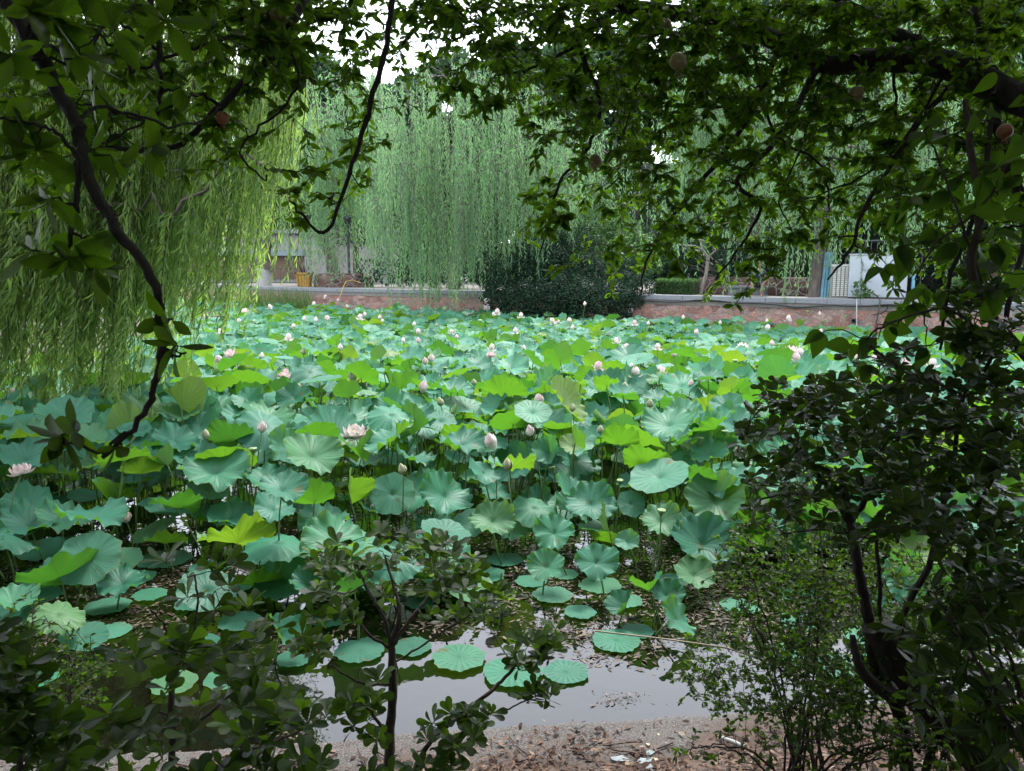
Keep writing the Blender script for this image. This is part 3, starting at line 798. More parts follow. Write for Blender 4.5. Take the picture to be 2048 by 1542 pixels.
# ================================================================== TREES
def willow(name, label, D, tufts, root_px, mat, leaf, spacing, seed, per=26, spread=.42, dD=1.6, drift=(0, 0), trunk=None, leafw=1.0, bark=None, group=None, thin=True, lenvar=.35, arch=1.0, loc=None):
    """tufts: (px, py_top, py_bottom, n) in the picture at distance D (+ spread dD)"""
    g = np.random.default_rng(seed)
    base = P(root_px[0], 535, root_px[1]); base[2] = WT if loc is None else loc[2]
    if loc is not None: base = np.array(loc, float)
    r = thing(name, label, 'willow tree', tuple(base), group)
    mleaf = Mesh(); mst = Mesh(); mlimb = Mesh()
    heads = []
    for (px, pt, pb, n) in tufts:
        Dt = D + g.uniform(-dD, dD); h = P(px, pt, Dt); heads.append(h)
        zb = P(px, pb, Dt)[2]
        wdt = 34 / FPX * Dt; tone = g.random() * .58
        P0 = []; OUT = []; LEN = []
        for _ in range(int(n * per / 10)):
            a = g.uniform(0, 6.283); rr = g.uniform(.05, 1) * spread
            P0.append(h + [g.normal(0, wdt * .2), g.normal(0, wdt * .5), g.normal(0, .18 * spread)])
            OUT.append([math.cos(a) * rr, math.sin(a) * rr]); LEN.append((h[2] - zb) * g.uniform(1 - lenvar, 1.04) + .15)
        P0 = np.array(P0); OUT = np.array(OUT) * arch; LEN = np.array(LEN)
        kk = 12
        s = np.linspace(0, 1, kk)
        ph = g.uniform(0, 6.28, len(P0)); amp = g.uniform(.02, .09, len(P0)) * (LEN / 3)
        S_ = s[None] * LEN[:, None]
        rise = .35 * spread * np.sin(np.clip(S_ / (spread * 1.2), 0, 1) * math.pi)
        ox = OUT[:, 0][:, None] * (1 - np.exp(-S_ / (.6 * spread))); oy = OUT[:, 1][:, None] * (1 - np.exp(-S_ / (.6 * spread)))
        X = P0[:, 0][:, None] + ox + drift[0] * S_ * (.6 + .4 * s[None]) + amp[:, None] * np.sin(ph[:, None] + s[None] * 5)
        Y = P0[:, 1][:, None] + oy + drift[1] * S_ + amp[:, None] * np.cos(ph[:, None] * 1.7 + s[None] * 4)
        Z = P0[:, 2][:, None] - S_ + rise
        C = np.stack([X, Y, Z], -1)
        for q in range(len(P0)):
            L_ = LEN[q]; nl = int(L_ / spacing)
            if nl < 2: continue
            t = (np.arange(nl) + g.random(nl)) / nl * (kk - 1)
            i0 = np.clip(t.astype(int), 0, kk - 2); f = (t - i0)[:, None]
            pos = C[q][i0] * (1 - f) + C[q][i0 + 1] * f
            tan = nrm(C[q][i0 + 1] - C[q][i0])
            az = g.uniform(0, 6.283, nl)
            side = np.c_[np.cos(az), np.sin(az), np.zeros(nl)]
            d = tan * 1.0 + side * g.uniform(.25, .9, nl)[:, None] + [drift[0], drift[1], 0]
            nn = nrm(np.cross(d, g.normal(size=(nl, 3))) + [0, 0, .7])
            base_r = g.random() * .16 + tone
            leaves(mleaf, T_WIL if thin else T_FAR, pos, d, nn, leaf * g.uniform(.6, 1.2, nl) , np.clip(base_r + g.random(nl) * .28, 0, 1), widen=leafw)
            if q % (1 if spacing < .08 else 3) == 0:
                tube(mst, C[q][::2] , np.linspace(.006, .002, len(C[q][::2])) * (1 if spacing < .08 else 2.2), 3, cap=False)
    heads = np.array(heads)
    # trunk and limbs reaching the heads of the tufts
    tp = trunk if trunk is not None else [(0, 0, 0, .3), (.2, .1, 2.2, .26), (.1, 0, 3.8, .22)]
    tp = np.array(tp, float); tpts = tp[:, :3] + base
    mt = Mesh(); tt = np.linspace(0, 1, 16); src = np.linspace(0, 1, len(tp))
    pp = np.stack([np.interp(tt, src, tpts[:, c]) for c in range(3)], 1); pp[1:-1] += g.normal(0, .025, (14, 3))
    rad = np.interp(tt, src, tp[:, 3]) * (1 + .25 * np.exp(-tt * 14)) * g.uniform(.93, 1.07, 16)
    tube(mt, pp - base, rad, 14)
    mt.obj('trunk', bark or M_barkw, r)
    order = np.argsort(np.linalg.norm(heads - tpts[-1], axis=1))
    nodes = [pp[-1]]; nr = [tp[-1, 3] * .8]
    for o_ in order:
        h = heads[o_]
        dd = [np.linalg.norm(h - q) + (2.0 if (q[2] > h[2] + .5) else 0) for q in nodes]; b = int(np.argmin(dd)); a0 = nodes[b]
        if np.linalg.norm(h - a0) < .2: continue
        t = np.linspace(0, 1, 7)[:, None]
        c = a0 * (1 - t) + h * t; c[:, 2] += (np.sin(t[:, 0] * math.pi) * .18 * np.linalg.norm(h - a0)); c[1:-1] += g.normal(0, .05, (5, 3))
        r0 = max(.02, min(nr[b], .05 + .018 * np.linalg.norm(h - a0)))
        tube(mlimb, c - base, np.linspace(r0, max(.012, r0 * .45), 7), 6)
        for q in (3, 6): nodes.append(c[q]); nr.append(r0 * .6)
    if mlimb.v: mlimb.obj('limb', bark or M_barkw, r)
    for k, arr in enumerate(mleaf.v): mleaf.v[k] = arr - base
    for k, arr in enumerate(mst.v): mst.v[k] = arr - base
    mleaf.obj('foliage', mat, r)
    if mst.v: mst.obj('hanging_twigs', M_twig if spacing < .08 else M_barkw, r)
    return r

# near willow on the left: curtain of strands, tops far above, drifting to the left as they fall
tf_ = []
for px in range(-240, 700, 36):
    for lay in range(3):
        pt = [-150, -20, 130][lay] + random.randint(-50, 50)
        if px < 330: pb = random.randint(620, 850)
        elif px < 420: pb = random.randint(560, 790)
        elif px < 500: pb = random.randint(430, 740) 
        elif px < 600: pb = random.randint(330, 600)
        else: pb = random.randint(250, 420)
        if px > 560 and lay == 0 : pass
        if px > 620: continue
        tf_.append((px + random.randint(-14, 14), pt, pb, 5 if px < 430 else 4))
for px, pt, pb in [(430, 340, 640), (470, 300, 620), (520, 330, 560), (560, 380, 520), (120, 420, 1020), (170, 500, 1030), (255, 480, 1010), (60, 450, 1000), (310, 380, 960), (350, 430, 870), (200, 420, 900), (40, 480, 930)]:
    tf_.append((px, pt, pb, 1.0))
willow('willow', 'nearest weeping willow at the left, its yellow-green curtain hanging over the lotus', 9.4, tf_, (-420, 10.5), M_wil1, .135, .034, 11, per=30, spread=.34, dD=1.1, drift=(-.16, 0), trunk=[(0, 0, 0, .42), (.3, 0, 2.4, .36), (.9, 0, 4.6, .28)], leafw=1.15, loc=(-11.5, 10.2, .5), lenvar=.3)

# middle willow on the far bank
tm = []
for px, pt, pb in [(800, 250, 560), (830, 210, 600), (860, 170, 590), (900, 160, 560), (940, 150, 520), (980, 170, 470), (1020, 190, 450), (1060, 230, 430), (1090, 260, 420),
                   (790, 300, 575), (820, 330, 600), (850, 290, 625), (880, 340, 610), (910, 300, 620), (940, 330, 600), (955, 260, 540), (985, 300, 480), (1020, 280, 500), (1050, 330, 470), (1085, 320, 520),
                   (800, 380, 615), (830, 400, 625), (870, 420, 620), (905, 400, 615), (935, 410, 590), (760, 240, 470), (735, 290, 500), (775, 190, 440), (1085, 190, 400), (1125, 230, 400), (1150, 290, 440), (1110, 280, 470), (1060, 170, 380), (800, 170, 420), (850, 140, 400), (920, 120, 380), (980, 130, 380), (1020, 150, 380), (760, 330, 520), (770, 420, 590), (745, 400, 570), (1000, 330, 600), (1010, 360, 595), (1030, 380, 560), (1055, 420, 610), (1085, 420, 560), (1120, 400, 585), (960, 440, 500),
                   (870, 240, 420), (920, 230, 430), (990, 240, 420), (1040, 260, 420), (840, 270, 430), (1100, 350, 470), (1130, 330, 450)]:
    tm.append((px, pt, pb, 7))
    tm.append((px + 14, pt + 16, pb - 40, 4))
willow('willow', 'large middle weeping willow across the pond, strands hanging down over the pink wall', 32.5, tm, (905, 37), M_wil2, .17, .085, 12, per=21, spread=.5, dD=2.2, lenvar=.5, trunk=[(0, 0, 0, .3), (.2, .2, 2.5, .26), (.3, 0, 5.2, .2)], leafw=1.7, thin=True)
# willow behind to the left with its whitewashed trunk
tl = [(x + random.randint(-12, 12), random.randint(120, 270), random.randint(330, 560), 6) for x in range(590, 790, 9)]
tl += [(x, random.randint(280, 330), random.randint(430, 600), 4) for x in (575, 590, 600, 612, 640, 668, 690, 720, 745, 760)]
tl += [(x, random.randint(120, 260), random.randint(340, 470), 5) for x in range(420, 600, 18)]
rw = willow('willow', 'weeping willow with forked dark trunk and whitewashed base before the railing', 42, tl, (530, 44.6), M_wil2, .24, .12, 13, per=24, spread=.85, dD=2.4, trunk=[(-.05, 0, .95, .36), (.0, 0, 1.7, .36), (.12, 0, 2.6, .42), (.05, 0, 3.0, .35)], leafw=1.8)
m = Mesh(); tube(m, [[-.08, 0, -.05], [-.07, 0, .5], [-.05, 0, .94]], [.43, .40, .38], 14); m.obj('whitewashed_base', M_white, rw)
tl = [(x + random.randint(-12, 12), random.randint(200, 330), random.randint(430, 540), 5) for x in range(620, 760, 16)]
willow('willow', 'slim weeping willow rising behind the rounded stone planter at the left', 46, tl, (655, 45.5), M_wil2, .24, .12, 14, per=22, spread=.8, dD=1.5, trunk=[(.5, 0, 0, .34), (.35, 0, 1.2, .3), (-.2, 0, 2.8, .26), (-.1, 0, 4.2, .22)], leafw=1.8)
# right hand willows
tr_ = [(x + random.randint(-10, 10), random.randint(-60, 330), random.randint(380, 540), 6) for x in range(1330, 1570, 8)]
tr_ += [(x, random.randint(420, 480), random.randint(560, 625), 3) for x in (1470, 1490, 1515, 1530, 1548, 1560)]
willow('willow', 'weeping willow whose strands fall in front of the seated person', 28, tr_, (1500, 33), M_wil2, .17, .09, 15, per=18, spread=.7, dD=1.2, trunk=[(0, 0, 0, .24), (.1, 0, 2.6, .2), (.1, 0, 4.5, .17)], leafw=1.8)
tr_ = [(x + random.randint(-10, 10), random.randint(-80, 300), random.randint(380, 520), 6) for x in range(1560, 1880, 9)]
tr_ += [(x, random.randint(400, 440), random.randint(520, 640), 3) for x in (1590, 1605, 1625, 1665, 1690, 1600)]
tr_ += [(x, random.randint(300, 420), random.randint(500, 580), 3) for x in (1820, 1840, 1860, 1880)]
q = wp(1636, 1.0)
willow('willow', 'weeping willow with straight grey trunk between the blue panel and the planter wall', 25.8, tr_, (1636, q[1]), M_wil2, .16, .09, 16, per=18, spread=.65, dD=.9, trunk=[(0, 0, 0, .24), (.03, 0, 1.6, .21), (.05, 0, 3.2, .2), (.1, 0, 4.6, .17)], leafw=1.8)
tr_ = [(x + random.randint(-10, 10), random.randint(60, 300), random.randint(430, 590), 6) for x in range(1890, 2240, 20)]
willow('willow', 'weeping willow at the far right seen between the dark branches', 23.5, tr_, (2080, 26), M_wil2, .16, .09, 17, per=16, spread=.65, dD=1.1, leafw=1.8)
tr_ = [(x + random.randint(-10, 10), random.randint(230, 340), random.randint(420, 560), 5) for x in range(1130, 1260, 13)]
willow('willow', 'pale weeping willow strands right of the middle willow above the dark bush', 36, tr_, (1200, 40), M_wil2, .2, .11, 18, per=22, spread=.7, dD=1.2, leafw=1.8)

def blobtree(name, label, cat, base, blobs, nper, mat, ls, bark, trunk_r=.2, seed=1, tmpl=None, flat=1.0, group=None, kind=None):
    """blobs: (x, y, z, r) in world; leaves on and inside every blob"""
    g = np.random.default_rng(seed); base = np.array(base, float)
    r = thing(name, label, cat, tuple(base), group)
    if kind: r['kind'] = kind
    m = Mesh(); ml = Mesh()
    for (x, y, z, rr) in blobs:
        c = np.array([x, y, z]) - base
        n = int(nper * rr * rr); 
        v = nrm(g.normal(size=(n, 3)));
        bump = 1 + .25 * np.sin(v[:, 0] * 5 + x) * np.cos(v[:, 2] * 6 + z) + g.normal(0, .08, n)
        pos = c + v * (rr * bump * g.uniform(.55, 1.0, n) ** .5)[:, None] * [1, 1, flat]
        keep = pos[:, 2] > 0.03
        pos = pos[keep]; v = v[keep]
        d = nrm(g.normal(size=pos.shape) + v * .6 + [0, 0, -.15]); nn = nrm(v + g.normal(0, .55, pos.shape) + [0, 0, .5])
        leaves(m, tmpl or T_OVF, pos, d, nn, ls * g.uniform(.6, 1.3, len(pos)))
        if trunk_r > 0:
            p0 = np.array([0, 0, max(.2, c[2] * .35)]); t = np.linspace(0, 1, 5)[:, None]
            cc = p0 * (1 - t) + c * t; cc[1:-1] += g.normal(0, .1 * rr, (3, 3)); tube(ml, cc, np.linspace(trunk_r * .5, trunk_r * .12, 5), 6)
    if trunk_r > 0:
        hz = max(b[2] for b in blobs) - base[2]
        mt = Mesh(); z = np.linspace(-.05, hz * .75, 9); tube(mt, np.c_[g.normal(0, .04, 9), g.normal(0, .04, 9), z], np.linspace(trunk_r, trunk_r * .35, 9), 10)
        mt.obj('trunk', bark, r); ml.obj('limb', bark, r)
    m.obj('foliage', mat, r)
    return r
def pblobs(lst):
    """(px, py, D, radius_px) -> world blobs"""
    out = []
    for px, py, D, rp in lst:
        p = P(px, py, D); out.append((p[0], p[1], p[2], rp * D / FPX))
    return out
def scatter(px0, px1, py0, py1, D, dD, n, r0, r1, seed):
    g = random.Random(seed)
    return [(g.uniform(px0, px1), g.uniform(py0, py1), D + g.uniform(-dD, dD), g.uniform(r0, r1)) for _ in range(n)]
# dark bush overhanging the water in the corner
bb = pblobs([(1000, 590, 31.5, 36), (1040, 600, 31, 38), (1080, 600, 30.6, 40), (1120, 596, 30.4, 42), (1165, 600, 30, 42), (1205, 600, 29.6, 40), (1245, 596, 29.2, 36), (1275, 575, 29.4, 34), (1010, 545, 32.5, 40), (1060, 540, 32.5, 48), (1115, 545, 32, 46), (1170, 550, 31.5, 46), (1225, 555, 31, 40), (1100, 500, 33, 46), (1150, 500, 33, 44), (1060, 500, 33.5, 34), (985, 555, 33.5, 30), (1270, 545, 31.5, 30)])
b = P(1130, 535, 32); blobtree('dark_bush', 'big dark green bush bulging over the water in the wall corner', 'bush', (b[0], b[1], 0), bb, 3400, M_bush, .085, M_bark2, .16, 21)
bb = pblobs([(1190, 480, 35, 46), (1240, 470, 35, 44), (1160, 450, 36, 36), (1215, 440, 36, 40), (1270, 500, 34, 40), (1300, 520, 33, 34), (1240, 515, 33.5, 36)])
b = P(1225, 535, 36); blobtree('bush', 'lighter green rounded bush above the dark bush', 'bush', (b[0], b[1], WT), bb, 1100, M_bush2, .13, M_bark2, .12, 22)
bb = pblobs([(985, 545, 36, 30), (950, 540, 37, 30), (905, 550, 38, 28), (860, 545, 38, 30), (815, 545, 39, 30), (775, 540, 39.5, 30), (740, 545, 40.5, 26), (780, 500, 42, 36), (840, 500, 42, 38), (900, 500, 41, 36), (960, 500, 39, 36)])
b = P(870, 535, 40); blobtree('bush', 'long dark shrubbery on the bank behind the middle willow', 'bush', (b[0], b[1], WT), bb, 520, M_bush, .16, M_bark2, .12, 23)
bb = pblobs(scatter(1290, 1480, 470, 545, 34, 2.5, 12, 26, 40, 3) + scatter(1440, 1650, 505, 560, 30.5, 1.0, 14, 20, 32, 4))
b = P(1440, 535, 32); blobtree('bush', 'dark green shrubbery growing over the pink stone planter', 'bush', (b[0], b[1], WT), bb, 900, M_bush, .12, M_bark2, .12, 24)
bb = pblobs(scatter(1480, 1700, 380, 480, 33.5, 1.2, 12, 34, 52, 5))
b = P(1590, 535, 33.5); blobtree('tree', 'mid green broadleaf tree behind the planter at the right', 'tree', (b[0], b[1], WT), bb, 420, M_back, .17, M_bark2, .2, 25)
p = wp(1726, .3); blobtree('leafy_weed', 'small leafy green weed growing at the left foot of the white cabinet', 'plant', tuple(p), [(p[0] - .05, p[1], WT + .25, .22), (p[0] + .22, p[1], WT + .14, .17), (p[0] - .02, p[1], WT + .5, .16)], 1500, M_bush2, .11, M_bark2, .012, 29)
# conifers and other trees
def conifer(label, px, D, top_py, half_px, seed, mat=M_conif, base_py=None, sparse=1.0):
    g = np.random.default_rng(seed); base = P(px, 535, D); base[2] = WT; zt = P(px, top_py, D)[2] - WT
    r = thing('conifer', label, 'conifer tree', tuple(base))
    mt = Mesh(); z = np.linspace(-.05, zt, 10); tube(mt, np.c_[g.normal(0, .03, 10), g.normal(0, .03, 10), z], np.linspace(.22, .03, 10), 8); mt.obj('trunk', M_bark2, r)
    m = Mesh(); ml = Mesh()
    for k in range(int(zt * 9 * sparse)):
        f = g.uniform(.22, 1); z = zt * f; rad = half_px * D / FPX * (1.05 - f) ** .7 * g.uniform(.6, 1.1); a = g.uniform(0, 6.283)
        e = np.array([math.cos(a) * rad, math.sin(a) * rad, z - .12 * rad]); s = np.array([0, 0, z])
        tube(ml, [s, (s + e) / 2 + [0, 0, .05], e], [.03, .02, .008], 4, cap=False)
        n = 46; t = g.uniform(.2, 1, n)[:, None]; pos = s * (1 - t) + e * t + g.normal(0, .13, (n, 3))
        leaves(m, T_FAR, pos, nrm(g.normal(size=(n, 3)) + nrm(e - s) + [0, 0, -.2]), g.normal(size=(n, 3)) + [0, 0, .6], .26 * g.uniform(.5, 1.2, n), widen=1.1)
    ml.obj('limb', M_bark2, r); m.obj('foliage', mat, r); return r
conifer('dark conifer standing between the left willow and the middle willow', 712, 50, 190, 52, 31)
conifer('feathery grey-green conifer with bare trunk above the lighter bush', 1275, 44, 300, 45, 32, sparse=.6)
conifer('grey-green conifer behind the pale bare tree at the right', 1350, 46, 280, 45, 33, sparse=.7)
conifer('narrow conifer with straight trunk behind the iron fence', 1752, 36, 120, 52, 34, sparse=.7)
conifer('reddish-brown tinged conifer high behind the right branches', 1430, 52, 110, 48, 35, sparse=.8)
conifer('dark conifer behind the left boundary wall', 455, 62, 170, 62, 36)
# pale bare tree
def baretree():
    b = wp(1402, 2.0); D = b[1]; r = thing('bare_tree', 'pale leafless tree with crooked white limbs left of the planter wall', 'tree', tuple(b))
    m = Mesh(); 
    def seg(pts, r0, r1, mm):
        c = np.array([P(x, y, D + dd) for x, y, dd in pts]) - b; c[0] = c[0] if pts[0][1] < 580 else [0, 0, 0]
        tube(mm, c, np.linspace(r0, r1, len(c)), 7)
    seg([(1408, 588, 0), (1412, 550, 0), (1416, 515, .1), (1405, 500, .1)], .085, .06, m); m.obj('trunk', M_barkp, r)
    m = Mesh()
    for pts in ([(1405, 500, 0), (1400, 480, .1), (1388, 475, .2), (1375, 478, .2), (1362, 466, .3)], [(1405, 500, 0), (1390, 492, -.2), (1360, 490, -.3), (1335, 492, -.3)], [(1405, 500, 0), (1402, 470, .2), (1412, 452, .3), (1396, 440, .4)], [(1400, 480, .1), (1420, 485, -.2), (1440, 462, -.2)], [(1416, 515, .1), (1432, 500, 0), (1425, 490, .2)], [(1388, 475, .2), (1375, 462, .3), (1378, 448, .3)], [(1412, 452, .3), (1425, 440, .3)]):
        seg(pts, .04, .014, m)
    m.obj('limb', M_barkp, r)
baretree()
# belt of trees beyond, one thing each
kinds = [(-260, 60, 190, 80), (-90, 58, 170, 80), (80, 60, 150, 85), (230, 64, 180, 80), (360, 70, 220, 70), (560, 66, 120, 65), (650, 62, 130, 60), (800, 60, 165, 62), (900, 58, 120, 66), (1010, 58, 90, 66), (1130, 58, 90, 66), (1390, 60, 60, 75), (1490, 58, -40, 80), (1610, 56, -60, 85), (1740, 58, -60, 85), (1870, 54, -60, 85), (1990, 52, -60, 85), (2130, 50, -60, 90), (1240, 66, 60, 60)]
ktext = ['far left edge behind the near willow', 'left edge behind the near willow, second of the far trees', 'left behind the near willow, third of the far trees', 'left behind the near willow, fourth of the far trees', 'behind the left boundary wall roof', 'behind the whitewashed willow', 'below the bright sky gap at the left', 'directly below the sky gap behind the middle willow', 'behind the crown of the middle willow', 'behind the right side of the middle willow', 'between the middle willow and the pale building', 'behind the two grey conifers', 'high behind the bare pale tree', 'behind the planter wall high up', 'above the iron fence high up', 'far right above the cabinet', 'far right behind the dark branches', 'right edge behind the dark branches', 'over the pale building with the dark eave']
for k, ((px, D, pt, hw), tx) in enumerate(zip(kinds, ktext)):
    g = random.Random(k + 50); bl = []
    y = pt + hw * .6
    while y < 560:
        for _ in range(3): bl.append((px + g.uniform(-hw, hw) * (.5 if y < pt + hw else 1), y + g.uniform(-15, 15), D + g.uniform(-1.5, 1.5), hw * g.uniform(.42, .62)))
        y += hw * .62
    b = P(px, 535, D)
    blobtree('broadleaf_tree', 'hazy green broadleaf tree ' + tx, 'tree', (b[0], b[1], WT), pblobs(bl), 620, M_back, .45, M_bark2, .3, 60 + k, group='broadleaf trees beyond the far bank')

# reeds at the left end of the wall
g = np.random.default_rng(5); root = None
for (pxa, pxb, n, lab) in [(395, 520, 420, 'clump of thin green reeds at the foot of the left wall below the railing'), (520, 622, 380, 'clump of reeds at the foot of the left wall below the ochre tub')]:
    m = Mesh(); c = P((pxa + pxb) / 2, 535, 39)
    c[2] = 0
    for _ in range(n):
        px = g.uniform(pxa, pxb); a = on_line(px, WL); D = a[1] - g.uniform(.6, 2.2); b0 = P(px, 535, D); b0[2] = 0
        h = g.uniform(.7, 1.75); lx = g.normal(0, .3); t = np.linspace(0, 1, 5)
        mid = np.stack([b0[0] + lx * t ** 2 * h * .6, b0[1] + 0 * t, h * (t - .25 * abs(lx) * t ** 3)], 1)
        wv = np.array([.012, .013, .011, .008, .001]) * 1.5
        V = np.concatenate([mid - np.c_[wv, 0 * wv, 0 * wv], mid + np.c_[wv, 0 * wv, 0 * wv]]) - c
        m.add(V, [[i, i + 5, i + 6, i + 1] for i in range(4)], g.random())
    r = thing('reed_clump', lab, 'reeds', tuple(c), 'reed clumps at the left wall'); m.obj('blades', M_reed, r)

# thicket added behind and beside the viewpoint to block sky light
g = np.random.default_rng(9); n = 15000
pos = np.c_[g.uniform(-9, 9, n), g.uniform(-6.5, -3.2, n), g.uniform(.8, 7.5, n)]
n2 = n // 2; sx_ = np.where(g.random(n2) < .5, -1, 1); yy_ = g.uniform(-3.2, 3.0, n2)
pos[:n2] = np.c_[sx_ * (3.0 + np.clip(yy_, 0, 9) * .85 + g.uniform(0, 1.6, n2)), yy_, g.uniform(.7, 5.2, n2)]
m = Mesh(); leaves(m, T_OVF, pos, g.normal(size=(n, 3)), g.normal(size=(n, 3)) + [0, .5, .5], .34 * g.uniform(.6, 1.2, n))
m.obj('unseen_thicket', M_dark, label='dense dark thicket added behind the viewpoint to block sky light', cat='unseen_thicket', kind='stuff')

# ================================================================== PEOPLE
M_skin = plainmat('skin', (.24, .12, .085), .55, .1, 10, bump=.02)
M_hair = plainmat('hair', (.02, .018, .016), .7, .2, 40)
M_shirt = plainmat('dark_shirt', (.018, .02, .035), .8, .2, 20)
M_short = plainmat('dark_shorts', (.03, .03, .034), .8, .2, 20)
def skinmesh(name, verts, edges, mat, parent, root=0, levels=2):
    me = bpy.data.meshes.new(name); me.from_pydata([v[0] for v in verts], edges, []); o = link(name, me, parent)
    md = o.modifiers.new('skin', 'SKIN'); me.skin_vertices or None
    for i, v in enumerate(verts):
        sv = me.skin_vertices[0].data[i]; r_ = v[1]; sv.radius = r_ if isinstance(r_, tuple) else (r_, r_); sv.use_root = (i == root)
    sb = o.modifiers.new('sub', 'SUBSURF'); sb.levels = levels; sb.render_levels = levels
    me.materials.append(mat); 
    dg = bpy.context.evaluated_depsgraph_get(); ev = o.evaluated_get(dg); me2 = bpy.data.meshes.new_from_object(ev); me2.name = name
    o.modifiers.clear(); o.data = me2
    for p_ in me2.polygons: p_.use_smooth = True
    return o
def ensure_skin(me):
    pass
def person(label, loc, rz, joints, edges, shirt, shorts, head, seat_group=None):
    r = thing('person', label, 'person', loc); r.rotation_euler[2] = rz
    body = skinmesh('body', joints, edges, M_skin, r)
    skinmesh('shirt', *shirt, M_shirt, r); skinmesh('shorts', *shorts, M_short, r)
    hx, hy, hz = head; m = Mesh()
    a = np.linspace(0, math.pi * .62, 9); n = 16; V = []
    for t in a:
        for q in range(n):
            ph = q / n * 2 * math.pi; V.append([hx + .083 * math.sin(t) * math.cos(ph), hy + .02 + .1 * math.sin(t) * math.sin(ph), hz + .02 + .115 * math.cos(t) + (.02 if math.sin(ph) < -.3 and t > 1.2 else 0)])
    i = np.arange(8)[:, None] * n; j = np.arange(n)[None]; k = (j + 1) % n
    m.add(V, np.stack([i + j, i + k, i + n + k, i + n + j], -1).reshape(-1, 4)); m.obj('hair', M_hair, r)
    return r
def fingers(vs, es, wrist, palm, dirs, side, s=1.0):
    """five short chains rooted in the palm"""
    i0 = palm
    base = np.array(vs[i0][0])
    f = nrm(np.array(dirs)); sd = nrm(np.array(side))
    for q, (off, ln) in enumerate([(-.03, .062), (-.01, .075), (.01, .07), (.028, .055)]):
        a = base + f * .035 + sd * off; b = a + f * ln * .55 + np.array([0, 0, -.006]); c = b + f * ln * .4 + np.array([0, 0, -.022])
        k = len(vs); vs += [(tuple(a), .0085), (tuple(b), .0078), (tuple(c), .006)]; es += [(i0, k), (k, k + 1), (k + 1, k + 2)]
    a = base - sd * .036 + f * .01; b = a - sd * .018 + f * .03; k = len(vs); vs += [(tuple(a), .0095), (tuple(b), .0075)]; es += [(i0, k), (k, k + 1)]
# seated person, leaning forward with hands on the knees; local -Y faces the pond
SH = .36
vs = [((0, .10, SH + .08), (.15, .11)), ((0, .05, SH + .25), (.14, .10)), ((0, -.03, SH + .42), (.16, .10)), ((0, -.08, SH + .52), (.12, .085)), ((0, -.11, SH + .58), .048), ((0, -.13, SH + .64), .055), ((0, -.145, SH + .70), (.07, .085)), ((0, -.14, SH + .78), (.072, .088)), ((0, -.135, SH + .83), (.05, .06))]
es = [(0, 1), (1, 2), (2, 3), (3, 4), (4, 5), (5, 6), (6, 7), (7, 8)]
for sg in (-1, 1):
    k = len(vs)
    vs += [((sg * .19, -.07, SH + .49), .055), ((sg * .25, -.12, SH + .30), .045), ((sg * .27, -.17, SH + .20), .04), ((sg * .22, -.27, SH + .13), .03), ((sg * .18, -.36, SH + .09), (.032, .02))]
    es += [(3, k), (k, k + 1), (k + 1, k + 2), (k + 2, k + 3), (k + 3, k + 4)]
    fingers(vs, es, k + 3, k + 4, (sg * -.1, -.9, -.4), (-sg * 1.0, 0, 0))
    k = len(vs)
    vs += [((sg * .11, .04, SH + .06), .085), ((sg * .16, -.2, SH + .055), .075), ((sg * .18, -.38, SH + .03), .058), ((sg * .17, -.39, SH - .13), .052), ((sg * .16, -.36, .09), .034), ((sg * .16, -.37, .045), (.036, .03)), ((sg * .17, -.48, .03), (.038, .022)), ((sg * .175, -.55, .025), (.028, .016))]
    es += [(0, k)] + [(k + q, k + q + 1) for q in range(7)]
# nose and ears
vs += [((0, -.235, SH + .735), .013), ((-.078, -.13, SH + .74), .014), ((.078, -.13, SH + .74), .014)]; es += [(6, len(vs) - 3), (6, len(vs) - 2), (6, len(vs) - 1)]
shirt = ([((0, .10, SH + .06), (.165, .125)), ((0, .05, SH + .25), (.155, .115)), ((0, -.03, SH + .42), (.178, .115)), ((0, -.07, SH + .50), (.135, .098)), ((-.19, -.07, SH + .49), .07), ((-.235, -.105, SH + .36), .065), ((.19, -.07, SH + .49), .07), ((.235, -.105, SH + .36), .065)], [(0, 1), (1, 2), (2, 3), (3, 4), (4, 5), (3, 6), (6, 7)])
shorts = ([((0, .10, SH + .06), (.16, .12)), ((-.11, .04, SH + .06), .1), ((-.16, -.2, SH + .055), .09), ((-.175, -.31, SH + .045), .08), ((.11, .04, SH + .06), .1), ((.16, -.2, SH + .055), .09), ((.175, -.31, SH + .045), .08)], [(0, 1), (1, 2), (2, 3), (0, 4), (4, 5), (5, 6)])
p = wp(1519, 1.25)
person('person in a dark t-shirt sitting bent forward on the dark bench behind willow strands', tuple(p), wang * .5 - .12, vs, es, shirt, shorts, (0, -.14, SH + .76))
